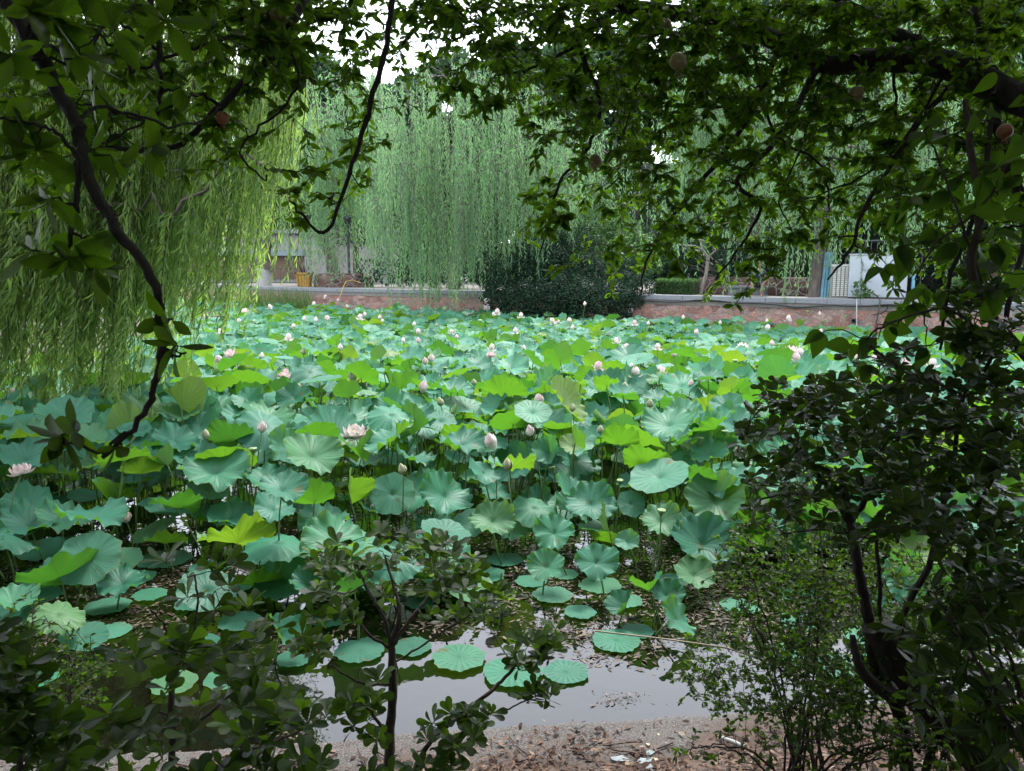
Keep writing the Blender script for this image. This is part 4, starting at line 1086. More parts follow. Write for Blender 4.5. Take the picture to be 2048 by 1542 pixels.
# person crouching or bending by the railing far left: mostly hidden by willow leaves
q_ = P(451, 535, 46.0)
vs = [((0, 0, .88), (.15, .1)), ((0, -.02, 1.05), (.13, .095)), ((0, -.03, 1.22), (.16, .1)), ((0, -.03, 1.38), (.12, .08)), ((0, -.03, 1.46), .045), ((0, -.05, 1.53), (.07, .085)), ((0, -.05, 1.62), (.072, .088)), ((0, -.045, 1.67), (.05, .06))]
es = [(i, i + 1) for i in range(7)]
for sg in (-1, 1):
    k = len(vs); vs += [((sg * .19, -.03, 1.37), .055), ((sg * .24, -.02, 1.12), .043), ((sg * .24, -.08, .9), .03), ((sg * .23, -.1, .82), (.03, .02))]; es += [(3, k), (k, k + 1), (k + 1, k + 2), (k + 2, k + 3)]
    fingers(vs, es, k + 2, k + 3, (0, -.3, -1), (0, 1, 0))
    k = len(vs); vs += [((sg * .1, 0, .82), .085), ((sg * .11, -.02, .48), .056), ((sg * .11, .02, .09), .035), ((sg * .11, .0, .04), (.036, .03)), ((sg * .12, -.12, .03), (.036, .02))]; es += [(0, k)] + [(k + q, k + q + 1) for q in range(4)]
vs += [((0, -.145, 1.57), .012), ((-.078, -.04, 1.575), .014), ((.078, -.04, 1.575), .014)]; es += [(5, len(vs) - 3), (5, len(vs) - 2), (5, len(vs) - 1)]
shirt = ([((0, 0, .9), (.16, .115)), ((0, -.02, 1.05), (.145, .11)), ((0, -.03, 1.22), (.175, .115)), ((0, -.03, 1.36), (.135, .095)), ((-.19, -.03, 1.37), .07), ((-.225, -.025, 1.2), .064), ((.19, -.03, 1.37), .07), ((.225, -.025, 1.2), .064)], [(0, 1), (1, 2), (2, 3), (3, 4), (4, 5), (3, 6), (6, 7)])
shorts = ([((0, 0, .88), (.155, .115)), ((-.1, 0, .8), .1), ((-.11, -.015, .5), .085), ((.1, 0, .8), .1), ((.11, -.015, .5), .085)], [(0, 1), (1, 2), (0, 3), (3, 4)])
person('person in dark shorts standing before the railing at the far left, mostly behind willow leaves', tuple([q_[0], q_[1], WT]), .4, vs, es, shirt, shorts, (0, -.05, 1.6))

# ================================================================== LOTUS
NSEG = 84
def lotus_shape(seed, kind):
    """unit radius leaf; returns verts, faces, vec attribute"""
    g = np.random.default_rng(seed)
    rr = np.array([0, .06, .16, .3, .45, .6, .74, .86, .95, 1.0]); nr = len(rr)
    a = np.linspace(0, 2 * math.pi, NSEG + 1)
    A, RR = np.meshgrid(a, rr)
    k1 = g.integers(5, 8); k2 = g.integers(11, 16); k3 = g.integers(19, 27)
    p = g.uniform(0, 6.28, 6)
    rough = {'flat': .25, 'cup': 1.0, 'wavy': 1.5, 'umbrella': .7, 'fold': .9, 'float': .18, 'roll': .5}[kind]
    edge = 1 + .04 * np.sin(k1 * A + p[0]) + .02 * np.sin(k2 * A + p[1]) + .012 * np.sin(k3 * A + p[5])
    X = RR * np.cos(A) * edge; Y = RR * np.sin(A) * edge * (1 if kind == 'float' else g.uniform(.88, 1.0))
    cup = {'flat': .10, 'cup': .34, 'wavy': .22, 'umbrella': -.25, 'fold': .2, 'float': .0, 'roll': .1}[kind] * g.uniform(.7, 1.2)
    Z = cup * RR ** 1.6
    Z = Z - .07 * np.exp(-(RR / .13) ** 2) * (kind != 'float')
    Z = Z + 1.2 * rough * (.055 * RR ** 3 * np.sin(k1 * A + p[2]) + .05 * RR ** 8 * np.sin(k2 * A + p[3] + 1.2 * np.sin(A)) + .02 * RR ** 9 * np.sin(k3 * A + p[4]))
    Z = Z + rough * .12 * RR ** 2 * np.cos(2 * A + p[0]) * (kind != 'float')
    # pleats between the main veins
    Z = Z + (.004 + .002 * rough) * RR * np.cos(20 * A)
    if kind == 'fold':   # two halves lifted about an axis
        f = g.uniform(.6, 1.1); ang = np.abs(X) * f; s = np.sign(X)
        Z = Z + np.abs(X) * math.sin(f); X = X * math.cos(f * .8)
    if kind == 'roll':
        th = X * 2.6; rad = .38
        X2 = rad * np.sin(th); Z = Z * .3 + rad * (1 - np.cos(th)); X = X2
    vec = np.stack([A / (2 * math.pi), RR, np.full(A.shape, g.random())], -1).reshape(-1, 3)
    V = np.stack([X, Y, Z], -1).reshape(-1, 3)
    w_ = NSEG + 1; i = np.arange(nr - 1)[:, None] * w_; j = np.arange(NSEG)[None]
    F = np.stack([i + j, i + w_ + j, i + w_ + j + 1, i + j + 1], -1).reshape(-1, 4)
    return V, F, vec
SHAPES = {}
sd_ = 100
for kd, n_ in (('cup', 12), ('wavy', 12), ('flat', 7), ('umbrella', 5), ('fold', 7), ('float', 7), ('roll', 3)):
    SHAPES[kd] = []
    for q in range(n_):
        sd_ += 1; V, F, vec = lotus_shape(sd_, kd)
        m = Mesh(); m.add(V, F, random.random(), vec); SHAPES[kd].append((m.build('lotus_blade', M_lotus), V, F, vec))
def frame(n, spin):
    n = nrm(n); a = nrm(np.cross(n, [0.3, 1, .1])); b = np.cross(n, a)
    c, s = math.cos(spin), math.sin(spin)
    x = c * a + s * b; y = -s * a + c * b
    return np.stack([x, y, n], 1)
def stalk_pts(top, base, g, k=7):
    t = np.linspace(0, 1, k)[:, None]
    bow = g.normal(0, .04, 2)
    c = base * (1 - t) + top * t; c[:, :2] += np.sin(t * math.pi) * bow
    return c
LEAVES = []   # center, radius, normal, kind, variant, spin, label
def leafspec(c, rad, n, kind, label=None, spin=None, base=None, key=False):
    LEAVES.append(dict(c=np.array(c, float), r=rad, n=nrm(n), k=kind, v=random.randrange(len(SHAPES[kind])), spin=random.uniform(0, 6.28) if spin is None else spin, label=label, base=base, key=key))
def key(px, py, wpx, z, tilt, roll, kind, label, spin=None):
    c = onz(px, py, z); D = np.linalg.norm(c - [0, 0, CAMZ])
    tow = -c[:2] / np.linalg.norm(c[:2]); right = np.array([-tow[1], tow[0]]) * -1
    if right[0] < 0: right = -right
    t, r_ = R(tilt), R(roll)
    n = np.array([tow[0] * math.sin(t) + right[0] * math.sin(r_), tow[1] * math.sin(t) + right[1] * math.sin(r_), math.cos(t) * math.cos(r_)])
    leafspec(c, wpx / 2 * D / FPX * .97, n, kind, label, spin, key=True)
K = [
 (1430, 1000, 118, .55, 42, 0, 'cup', 'large round blue-green lotus leaf facing the bank, beside the right dark shrub'),
 (1405, 1088, 128, .32, 30, 5, 'cup', 'broad blue-green lotus leaf directly below the large round one by the right shrub'),
 (1182, 1008, 106, .5, 30, 0, 'wavy', 'ruffled cup-shaped lotus leaf left of the small smooth leaf near the right front'),
 (785, 988, 92, .55, 52, 4, 'flat', 'round smooth green lotus leaf standing almost upright right of the two yellow-green ones'),
 (890, 992, 112, .55, 28, 24, 'wavy', 'grey-blue lotus leaf sloping down to the right beside the round upright leaf'),
 (578, 902, 98, .75, 34, 30, 'wavy', 'blue-green lotus leaf tilted to the right beside the pink-tipped tall bud'),
 (1108, 1066, 90, .42, 34, 0, 'wavy', 'pale ruffled lotus leaf below the ruffled cup-shaped leaf in the middle front'),
 (1193, 1125, 92, .3, 36, 8, 'wavy', 'slightly yellowed lotus leaf with a worn rim right above the floating pads'),
 (1093, 1134, 78, .25, 34, -10, 'cup', 'dull green cupped lotus leaf low over the water left of the yellowed leaf'),
 (1322, 1043, 84, .45, 30, 0, 'wavy', 'pale lotus leaf with seed pod above, left of the largest right leaf'),
 (1255, 1083, 52, .35, 36, -12, 'cup', 'small pale round lotus leaf between larger ones near the right front'),
 (1388, 1150, 80, .2, 26, 10, 'cup', 'dark green lotus leaf in the shade at the foot of the right shrub'),
 (985, 1042, 98, .4, 30, 0, 'wavy', 'big dark green lotus leaf behind the top of the central shrub'),
 (828, 866, 98, .85, -48, 8, 'fold', 'tall bright yellow-green lotus leaf with one edge folded over, near the centre'),
 (925, 880, 92, .8, -46, -6, 'cup', 'bright yellow-green lotus leaf seen from below right of the folded tall one'),
 (700, 985, 84, .62, -50, 38, 'fold', 'yellow-green lotus leaf folded like a butterfly wing on a long bent stalk'),
 (628, 1003, 92, .55, -46, -6, 'cup', 'bright yellow-green lotus leaf seen from below left of the folded wing leaf'),
 (462, 882, 98, .8, -44, 5, 'cup', 'bright yellow-green lotus leaf seen from below left of the pink-tipped bud'),
 (475, 1082, 140, .35, -36, 0, 'wavy', 'wide yellow-green V shaped lotus leaf low at the left front'),
 (352, 1012, 96, .5, -32, 10, 'wavy', 'yellow-green drooping lotus leaf left of the wide V shaped one'),
 (283, 945, 78, .7, -36, 0, 'cup', 'small yellow-green lotus leaf under the willow tips at the left'),
 (205, 986, 66, .55, -30, 45, 'roll', 'half rolled pale green lotus leaf leaning over at the left'),
 (432, 943, 130, .68, 20, 0, 'wavy', 'wide pale green wavy lotus leaf spread flat left of the centre'),
 (1292, 925, 98, .72, -38, 0, 'cup', 'bright yellow-green lotus leaf seen from below above the small smooth leaf'),
 (1368, 830, 84, .85, 20, 0, 'wavy', 'blue-green lotus leaf in the right part behind the bright ruffled group'),
 (1236, 885, 92, .8, -38, 0, 'wavy', 'yellow-green lotus leaf under a slender green bud right of the centre'),
 (1030, 785, 98, .88, -36, 4, 'cup', 'bright yellow-green lotus leaf in the middle distance left of the round white bud'),
 (1208, 776, 96, .85, 24, 0, 'cup', 'big blue-green lotus leaf cupped upward in the middle distance right of the centre'),
 (1100, 905, 72, .75, 48, -24, 'fold', 'blue-green lotus leaf standing on edge left of the small pale cup'),
 (1146, 893, 60, .78, 26, 0, 'cup', 'small pale blue-green cup leaf right of the leaf standing on edge'),
 (1262, 1008, 60, .5, 46, 6, 'flat', 'small smooth mid green lotus leaf between the two biggest front ones'),
 (1420, 910, 80, .75, 20, -8, 'wavy', 'grey-blue lotus leaf spread flat above the largest right leaf'),
 (1402, 960, 72, .68, -40, 10, 'cup', 'yellow-green lotus leaf peeping out behind the largest right leaf'),
 (722, 915, 90, .75, -34, -8, 'fold', 'yellow-green lotus leaf folded upward above the round upright leaf'),
 (1000, 818, 84, .85, 16, 0, 'wavy', 'blue-green lotus leaf with dipped front rim in the middle of the bed'),
 (1020, 935, 120, .7, -22, 0, 'wavy', 'wide ruffled yellow-green lotus leaf behind the dark slender bud'),
 (411, 778, 74, .9, -42, 0, 'flat', 'rounded yellow-green lotus leaf at the left right of the dark branch'),
 (312, 810, 90, .85, 38, 8, 'cup', 'pale blue-green lotus leaf under the willow tips left of the dark branch'),
 (412, 820, 92, .85, 22, 12, 'wavy', 'grey-blue wavy lotus leaf below the rounded yellow-green one at the left'),
 (492, 842, 100, .8, 24, 4, 'cup', 'dark blue-green lotus leaf right of the grey-blue wavy one at the left'),
 (290, 872, 92, .72, 26, 0, 'cup', 'dark shaded lotus leaf below the tip of the drooping dark branch'),
 (558, 790, 66, .92, -52, 24, 'fold', 'pale whitish-green half folded lotus leaf standing up left of the centre'),
 (462, 1035, 90, .32, 16, 0, 'cup', 'grey-green lotus leaf low over the water above the wide V shaped one'),
 (648, 1045, 100, .3, 16, 0, 'wavy', 'dark blue-green lotus leaf low behind the two butterfly leaves'),
 (1300, 1182, 78, .22, -26, -18, 'fold', 'small yellow-green lotus leaf bent up over the open water at the right'),
 (1352, 1238, 84, .16, 14, 46, 'wavy', 'blue-green lotus leaf hanging limp toward the water near the right reeds'),
 (1250, 1215, 72, .12, 12, -30, 'fold', 'pale crumpled lotus leaf beside the bent yellow-green one over open water'),
 (1332, 1190, 70, .2, 24, 10, 'cup', 'cupped blue-green lotus leaf behind the bent yellow-green one over open water'),
 (1000, 1196, 82, .12, -8, 36, 'roll', 'narrow twisted lotus leaf over the dark water right of the central shrub'),
 (118, 1228, 92, .3, 18, 14, 'umbrella', 'pale green lotus leaf drooping like an umbrella at the left front'),
 (168, 1275, 84, .1, 12, 0, 'flat', 'pale lotus leaf lying on the water below the drooping umbrella leaf'),
 (560, 1272, 84, .18, 20, 34, 'fold', 'pale blue-green lotus leaf bent over the bright water left of the central stem'),
 (620, 1172, 86, .25, 18, 22, 'wavy', 'grey-blue lotus leaf spread behind the left branch of the central shrub'),
 (245, 1166, 92, .2, 12, 0, 'wavy', 'green wavy lotus leaf above the shady water at the left front'),
 (90, 1010 + 90, 90, .12, 8, 0, 'flat', 'flat blue-green lotus leaf at the left edge near the yellow patch'),
 (60, 1050, 96, .4, 16, 0, 'wavy', 'large grey-green lotus leaf at the left edge under hanging willow tips'),
 (492, 738, 34, 1.0, 78, 10, 'roll', 'pale tightly rolled lotus leaf standing like a scroll at the left of the bed'),
 (470, 728, 26, 1.0, 80, -25, 'roll', 'small pale rolled lotus leaf left of the bigger standing scroll'),
 (905, 822, 36, .9, 75, 35, 'roll', 'young rolled lotus leaf slanting right above the folded tall leaf'),
 (1248, 705, 34, .9, 75, 30, 'roll', 'pale young rolled leaf among the pink buds right of centre'),
 (1200, 835, 40, .9, 76, -20, 'roll', 'pale crumpled young leaf unrolling right of the centre'),
 (990, 985, 70, .35, 20, 20, 'wavy', 'shaded lotus leaf between the dark slender bud and the ruffled cup leaf'),
 (870, 1055, 84, .25, 22, -10, 'wavy', 'dark wavy lotus leaf behind the crown of the central shrub'),
 (530, 960, 84, .6, 24, 10, 'wavy', 'blue-green lotus leaf below the leaf tilted to the right at left centre'),
 (130, 1040, 96, .4, 14, 10, 'wavy', 'broad dull lotus leaf under the willow tips below the half rolled one'),
 (330, 1085, 80, .22, -24, 10, 'wavy', 'ruffled green lotus leaf below the drooping yellow-green one'),
 (1850, 1100, 110, .4, 28, -10, 'cup', 'blue-green lotus leaf seen through the right dark shrub'),
 (1815, 1150, 90, .35, 60, -20, 'wavy', 'blue-green lotus leaf hanging on edge behind the right dark shrub'),
]
for k in K: key(*k)
FL = [
 (1025, 1345, 108, 'floating lotus pad partly hidden by the lower right whorls of the central shrub'), (1132, 1343, 84, 'round dark green floating lotus pad right of the shrub whorls on the bright water'),
 (918, 1318, 98, 'pale green floating lotus pad just right of the central stem'), (1160, 1228, 60, 'small oval floating pad on dark water in the right centre'), (1105, 1190, 76, 'green floating pad below the cupped dull leaf'),
 (1252, 1205, 62, 'small floating pad behind the crumpled leaf at the right'), (1232, 1283, 88, 'mottled floating pad with brown patches at the right centre'), (1275, 1262, 60, 'small bright floating pad right of the mottled one'), (1062, 1165, 60, 'dull floating pad amid brown debris behind the central shrub'),
 (968, 1150, 80, 'large dull floating pad with bitten rim behind the central shrub'), (1200, 1170, 80, 'dark floating pad under the yellowed leaf'), (875, 1160, 56, 'small floating pad hidden by the crown of the central shrub'),
 (330, 1118, 90, 'floating pad left of the wide V shaped leaf'), (215, 1212, 72, 'two-toned floating pad near the left tall stalk'), (100, 1148, 100, 'broad floating pad by the left edge'), (180, 1140, 90, 'dull floating pad beside the broad one at the left edge'),
 (420, 1135, 70, 'floating pad in the shade right of the left tall stalk'), (70, 1195, 80, 'floating pad half under debris at the left edge'), (470, 1172, 66, 'floating pad behind the left front shrub'), (40, 1235, 80, 'floating pad at the left edge over brown debris'),
 (275, 1155, 60, 'floating pad between the green wavy leaf and the stalks'), (530, 1120, 70, 'floating pad in the shade below the dark blue-green leaf'), (590, 1320, 64, 'pale floating pad behind the left front shrub on bright water'), (660, 1240, 70, 'floating pad left of the central stem fork'),
 (700, 1120, 70, 'floating pad behind the top left of the central shrub'), (40, 1365, 110, 'floating pad at the bottom left corner behind the sprigs'), (225, 1262, 60, 'small floating pad right of the drooping umbrella leaf'), (385, 1210, 60, 'pad floating in the shade behind the left front shrub tip'),
 (120, 1090, 80, 'dark floating pad below the willow tips at the left'), (300, 1190, 56, 'small shaded pad at the left front'), (1345, 1160, 60, 'dark pad in the shade beside the right shrub'), (1480, 1215, 70, 'pad floating in deep shade under the right shrub'), (1600, 1190, 80, 'pad floating behind the thin stems of the right shrub'), (1780, 1200, 80, 'pad seen through the gap of the right shrub'),
 (840, 1205, 56, 'pad floating right of the central stem among debris'), (1010, 1120, 70, 'dull pad on the brown debris behind the central shrub crown'), (1130, 1150, 50, 'small pad beside the dull cupped leaf'),
]
for px, py, wpx, lab in FL:
    c = onz(px, py, .015); D = np.linalg.norm(c - [0, 0, CAMZ]); leafspec(c + [0, 0, random.uniform(0, .02)], wpx / 2 * D / FPX * 1.02, [random.gauss(0, .012), random.gauss(0, .012), 1], 'float', lab, key=True)
# the rest of the bed
g = np.random.default_rng(31)
keyxy = np.array([l['c'][:2] for l in LEAVES])
y = 4.5
cells = []
while y < 47:
    step = .40 if y > 8.6 else .335
    half = y * .70 + 1.2
    x = -half
    while x < half + 2.5:
        cells.append((x + g.uniform(-.2, .2), y + g.uniform(-.2, .2))); x += step
    y += step * .95
for x, y in cells:
    fy = far_y(x)
    if y > fy - .35 or (x < -1 and y > fy - .5): continue
    if x < -8.4 - .28 * max(0, y - 14) and y < 30: continue
    # the front of the bed: near the right it reaches 6.3 m, in the middle 7 m
    front = 5.95 + .2 * math.sin(x * 1.9 + 1)
    if x < -.2: front = 5.05 + .2 * math.sin(x * 2.3)
    if x > 2.0: front = 5.6
    if y < front: 
        if g.random() < (.15 if x < -.3 else .5): continue
        if x > -.55 and x < 1.6 and y < 5.7: continue
        if x < -.3 and y < 4.75 and x > -1.7: continue
        if y < edge_y(x) + .5: continue
        if abs(proj([x, y, 0])[0] - 1120) < 190 and y < 5.9: continue
        if len(keyxy) and np.min(np.linalg.norm(keyxy - [x, y], axis=1)) < .34: continue
        leafspec([x, y, .012 + .02 * g.random()], g.uniform(.09, .18), [g.normal(0, .02), g.normal(0, .02), 1], 'float'); continue
    dk = np.min(np.linalg.norm(keyxy - [x, y], axis=1))
    if y < 8.6 and dk < .22: continue
    edge = np.clip((y - front) / 1.3, 0, 1)
    if x < -.2 or x > 2.0: edge = np.clip((y - front - .2) / 2.3, -.4, 1)
    z = (.38 + .42 * edge - .36 * np.clip((y - 9) / 12, 0, 1)) + g.normal(0, .14) * (1 if y < 14 else .6)
    if y < front + 1.2 and g.random() < .3: z = g.uniform(.1, .3)
    elif g.random() < .12: z += .16
    if y < front + 1.5 and g.random() < .25: z *= .6
    z = min(z, 1.08)
    rad = g.uniform(.165, .31) * (.95 if y < 8 else 1.0)
    u = g.random()
    vd = np.array([x, y]) / math.hypot(x, y)
    pu = .27 if y < 9 else .27 - .21 * min(1, (y - 9) / 9)
    if u < pu:   # leaning away: underside towards the viewer
        t = R(g.uniform(22, 58)); az = g.normal(0, .6); dirv = np.array([vd[0] * math.cos(az) - vd[1] * math.sin(az), vd[0] * math.sin(az) + vd[1] * math.cos(az)])
        kd = g.choice(['cup', 'cup', 'wavy', 'flat', 'fold'])
    elif u < .85:
        t = R(g.uniform(4, 34) * (1 if y < 12 else .8)); az = g.normal(0, .9); dirv = -np.array([vd[0] * math.cos(az) - vd[1] * math.sin(az), vd[0] * math.sin(az) + vd[1] * math.cos(az)])
        kd = g.choice(['cup', 'wavy', 'wavy', 'flat', 'umbrella'])
    else:
        t = R(g.uniform(10, 60)); az = g.uniform(0, 6.28); dirv = np.array([math.cos(az), math.sin(az)]); kd = g.choice(['cup', 'wavy', 'fold', 'roll', 'cup'], p=[.35, .3, .2, .05, .1])
    if kd == 'roll': rad *= .6
    leafspec([x, y, z], rad, [dirv[0] * math.sin(t), dirv[1] * math.sin(t), math.cos(t)], kd)
    # under storey
    if y > front + .4 and g.random() < (.6 if y < 16 else .25):
        leafspec([x + g.uniform(-.25, .25), y + g.uniform(-.25, .25), g.uniform(.12, .42)], g.uniform(.14, .26), [g.normal(0, .3), g.normal(0, .3), 1], g.choice(['cup', 'flat', 'wavy']))
LOOK = ['floating flat green lotus pads', 'upturned yellow-green lotus leaves', 'half folded lotus leaves', 'rolled pale lotus leaves', 'forward-facing blue-green lotus leaves', 'level blue-green lotus leaves']
ORD = ['first', 'second', 'third', 'fourth', 'fifth', 'sixth', 'seventh', 'eighth', 'ninth', 'tenth', 'eleventh', 'twelfth', 'thirteenth', 'fourteenth', 'fifteenth', 'sixteenth', 'seventeenth', 'eighteenth', 'nineteenth', 'twentieth']
def looks(l):
    vd = nrm(l['c'] - [0, 0, CAMZ]); up = float(np.dot(l['n'], -vd))
    if l['k'] == 'float': return LOOK[0]
    if up < -.05: return LOOK[1]
    if l['k'] == 'fold': return LOOK[2]
    if l['k'] == 'roll': return LOOK[3]
    return LOOK[4] if up > .55 else LOOK[5]
def zone(p):
    px, py = proj(p)
    hx = 'far left' if px < 250 else 'left' if px < 480 else 'left centre' if px < 740 else 'centre left' if px < 940 else 'centre' if px < 1120 else 'right centre' if px < 1300 else 'right' if px < 1500 else 'behind right shrub'
    D = p[1]
    hd = 'over open water' if D < 6.6 else 'at front edge' if D < 8 else 'behind front edge' if D < 10 else 'in mid pond' if D < 14 else 'far out'
    return hd, hx
scores = []
for i, l in enumerate(LEAVES):
    px, py = proj(l['c']); vis = -60 < px < 2110 and 520 < py < 1600
    scores.append((l['key'], vis, l['r'] / np.linalg.norm(l['c'] - [0, 0, CAMZ])))
order = sorted(range(len(LEAVES)), key=lambda i: (not scores[i][0], not scores[i][1], -scores[i][2]))
ind = order[:300]; rest = order[300:]
RANK = {}
for i in ind:
    l = LEAVES[i]
    if l['label'] is None: RANK.setdefault((looks(l),) + zone(l['c']), []).append((proj(l['c'])[0], id(l)))
def rank_from(px, me, lst, what, hd, hx):
    lst = sorted(lst); k = [q[1] for q in lst].index(me)
    if len(lst) == 1: return 'the only one of the ' + what + ' ' + hd + ', ' + hx
    if k == len(lst) - 1: return 'rightmost of the ' + what + ' ' + hd + ', ' + hx
    return (ORD[k] if k else 'leftmost') + (' from left' if k else '') + ' of the ' + what + ' ' + hd + ', ' + hx
def rank_label(l):
    kz = (looks(l),) + zone(l['c'])
    return rank_from(0, id(l), RANK[kz], *kz)
g = np.random.default_rng(8)
def stalk_base(l, g):
    b = l['c'].copy(); b[:2] += g.normal(0, .05 + .09 * l['c'][2], 2) - l['n'][:2] * .12 * l['c'][2]; b[2] = -.12; return b
for i in ind:
    l = LEAVES[i]; b = stalk_base(l, g) if l['k'] != 'float' else l['c'] + [g.normal(0, .03), g.normal(0, .03), -.14 - l['c'][2]]
    hd, hx = zone(l['c'])
    lab = l['label']; grp = None
    if lab is None:
        lab = rank_label(l)
        grp = 'lotus leaves in the pond'
    r = thing('lotus_leaf', lab, 'lotus leaf', tuple(b), grp)
    o = link('blade', SHAPES[l['k']][l['v']][0], r)
    Fm = frame(l['n'], l['spin'])
    M = Matrix(Fm.tolist()).to_4x4(); M = Matrix.Translation(Vector(l['c'] - b)) @ M @ Matrix.Scale(l['r'], 4)
    o.matrix_local = M
    mm = Mesh()
    zc = l['c'] - b + Fm[:, 2] * (-.07 * l['r'] if l['k'] != 'float' else -.004)
    if l['k'] == 'float': zc = zc - [0, 0, .008]
    tube(mm, stalk_pts(zc, np.zeros(3), g), np.linspace(.0085, .0055, 7) * (1 if l['k'] != 'float' else .6), 7)
    mm.obj('stalk', M_stalk, r)
mm = Mesh(); ms = Mesh()
sub = None
for i in rest:
    l = LEAVES[i]; _, V, F, vec = SHAPES[l['k']][l['v']]
    Fm = frame(l['n'], l['spin'])
    if sub is None:
        w_ = NSEG + 1; rows = np.array([0, 2, 4, 6, 8, 9]); colsx = np.arange(0, NSEG + 1, 2)
        idx = (rows[:, None] * w_ + colsx[None]).ravel(); c_ = len(colsx)
        ii = np.arange(len(rows) - 1)[:, None] * c_; jj = np.arange(c_ - 1)[None]
        sub = (idx, np.stack([ii + jj, ii + c_ + jj, ii + c_ + jj + 1, ii + jj + 1], -1).reshape(-1, 4))
    mm.add((V[sub[0]] * l['r']) @ Fm.T + l['c'], sub[1], random.random(), vec[sub[0]])
    if l['k'] != 'float' and l['c'][1] < 30: tube(ms, stalk_pts(l['c'] - Fm[:, 2] * .06 * l['r'], stalk_base(l, g), g, 4), .007, 4, cap=False)
for k_ in range(len(ms.f4)): ms.m4[k_][:] = 1
n0 = mm.n
mm.v += ms.v; mm.r += ms.r; mm.a += ms.a; mm.f4 += [f + n0 for f in ms.f4]; mm.m4 += ms.m4
mm.obj('lotus_leaves', [M_lotus, M_stalk], label='massed far lotus leaves filling the pond up to the pink wall', cat='lotus leaves', kind='stuff')

# flowers
def petal(g, w_, h_, cup, nu=5, nv=8):
    u = np.linspace(-1, 1, nu); v = np.linspace(0, 1, nv)
    U, Vv = np.meshgrid(u, v)
    wd = w_ * np.sin(np.clip(Vv, .02, 1) ** .75 * math.pi) ** .8 * (1 - .15 * Vv) + .004
    X = U * wd; Z = Vv * h_
    Yc = cup * np.sin(Vv * math.pi * .9) * w_ * 1.1 - .8 * w_ * U ** 2 * np.sin(Vv * math.pi) * .6
    return np.stack([X, Yc, Z], -1).reshape(-1, 3), np.stack([0 * U, Vv, U], -1).reshape(-1, 3), nu, nv
def grid_f(nu, nv):
    i = np.arange(nv - 1)[:, None] * nu; j = np.arange(nu - 1)[None]
    return np.stack([i + j, i + j + 1, i + nu + j + 1, i + nu + j], -1).reshape(-1, 4)
def ring_petals(m, g, n, w_, h_, cup, tilt, r0, z0, ph=0):
    for q in range(n):
        V, vec, nu, nv = petal(g, w_ * g.uniform(.9, 1.1), h_ * g.uniform(.92, 1.06), cup)
        a = ph + q / n * 2 * math.pi + g.normal(0, .08)
        M = Matrix.Rotation(a, 4, 'Z') @ Matrix.Translation((0, r0, z0)) @ Matrix.Rotation(-tilt * g.uniform(.85, 1.15), 4, 'X')
        m.add(tf(V, M), grid_f(nu, nv), random.random(), vec)
FM = {}
g = np.random.default_rng(77)
for kd in 'bfogp':
    FM[kd] = []
    for q in range(3):
        m = Mesh()
        if kd in 'bg':
            s = 1.0 if kd == 'b' else .72; n = 24
            a = np.linspace(0, 2 * math.pi, n, endpoint=False)
            prof = [(.008, 0), (.026, .012), (.037, .035), (.039, .055), (.031, .085), (.017, .11), (.001, .128)]
            ecc = 1 + .07 * np.cos(3 * a + q) 
            rr = np.array(prof)[:, 0][:, None] * (1 + .08 * np.cos(3 * a[None] + q + np.array(prof)[:, 1][:, None] * 14))
            zz = np.array(prof)[:, 1][:, None] + 0 * a[None]
            V = np.stack([rr * np.cos(a), rr * np.sin(a), zz], -1).reshape(-1, 3) * s
            i = np.arange(len(prof) - 1)[:, None] * n; j = np.arange(n)[None]; k = (j + 1) % n
            m.add(V, np.stack([i + j, i + k, i + n + k, i + n + j], -1).reshape(-1, 4), .5, np.c_[V[:, 0] * 0, V[:, 2] / (.128 * s), V[:, 0] * 0])
            ring_petals(m, g, 3, .03 * s, .1 * s, 1.0, .12, .012 * s, .0)
            FM[kd].append([('petals', m.build('petals', M_petal if kd == 'b' else M_gbud))])
        elif kd == 'f':
            ring_petals(m, g, 5, .036, .15, 1.1, -.03, .008, .0); ring_petals(m, g, 5, .037, .14, 1.1, .07, .010, 0, .5)
            if q: ring_petals(m, g, 2 + q, .042, .12, .9, .95, .014, -.004, 1.0)
            FM[kd].append([('petals', m.build('petals', M_petal))])
        elif kd == 'o':
            ring_petals(m, g, 5, .042, .12, 1.0, .35, .012, .01); ring_petals(m, g, 7, .046, .135, .9, .75, .014, 0, .4); ring_petals(m, g, 6, .044, .13, .7, 1.25, .014, -.005, .9)
            m2 = Mesh(); lathe(m2, [(0, 0), (.014, .01), (.026, .045), (.024, .05), (0, .05)], 12)
            FM[kd].append([('petals', m.build('petals', M_petal)), ('seed_pod', m2.build('seed_pod', M_stamen))])
        else:
            lathe(m, [(.006, -.01), (.014, .0), (.036, .045), (.044, .06), (.042, .066), (.0, .064)], 18)
            m2 = Mesh()
            for s in range(9):
                a = s * 2.4; rr = .012 * math.sqrt(s); lathe(m2, [(.0045, .064), (.004, .069), (0, .071)], 6, M=Matrix.Translation((rr * math.cos(a), rr * math.sin(a), 0)))
            FM[kd].append([('pod', m.build('pod', M_pod)), ('seeds', m2.build('seeds', M_gbud))])
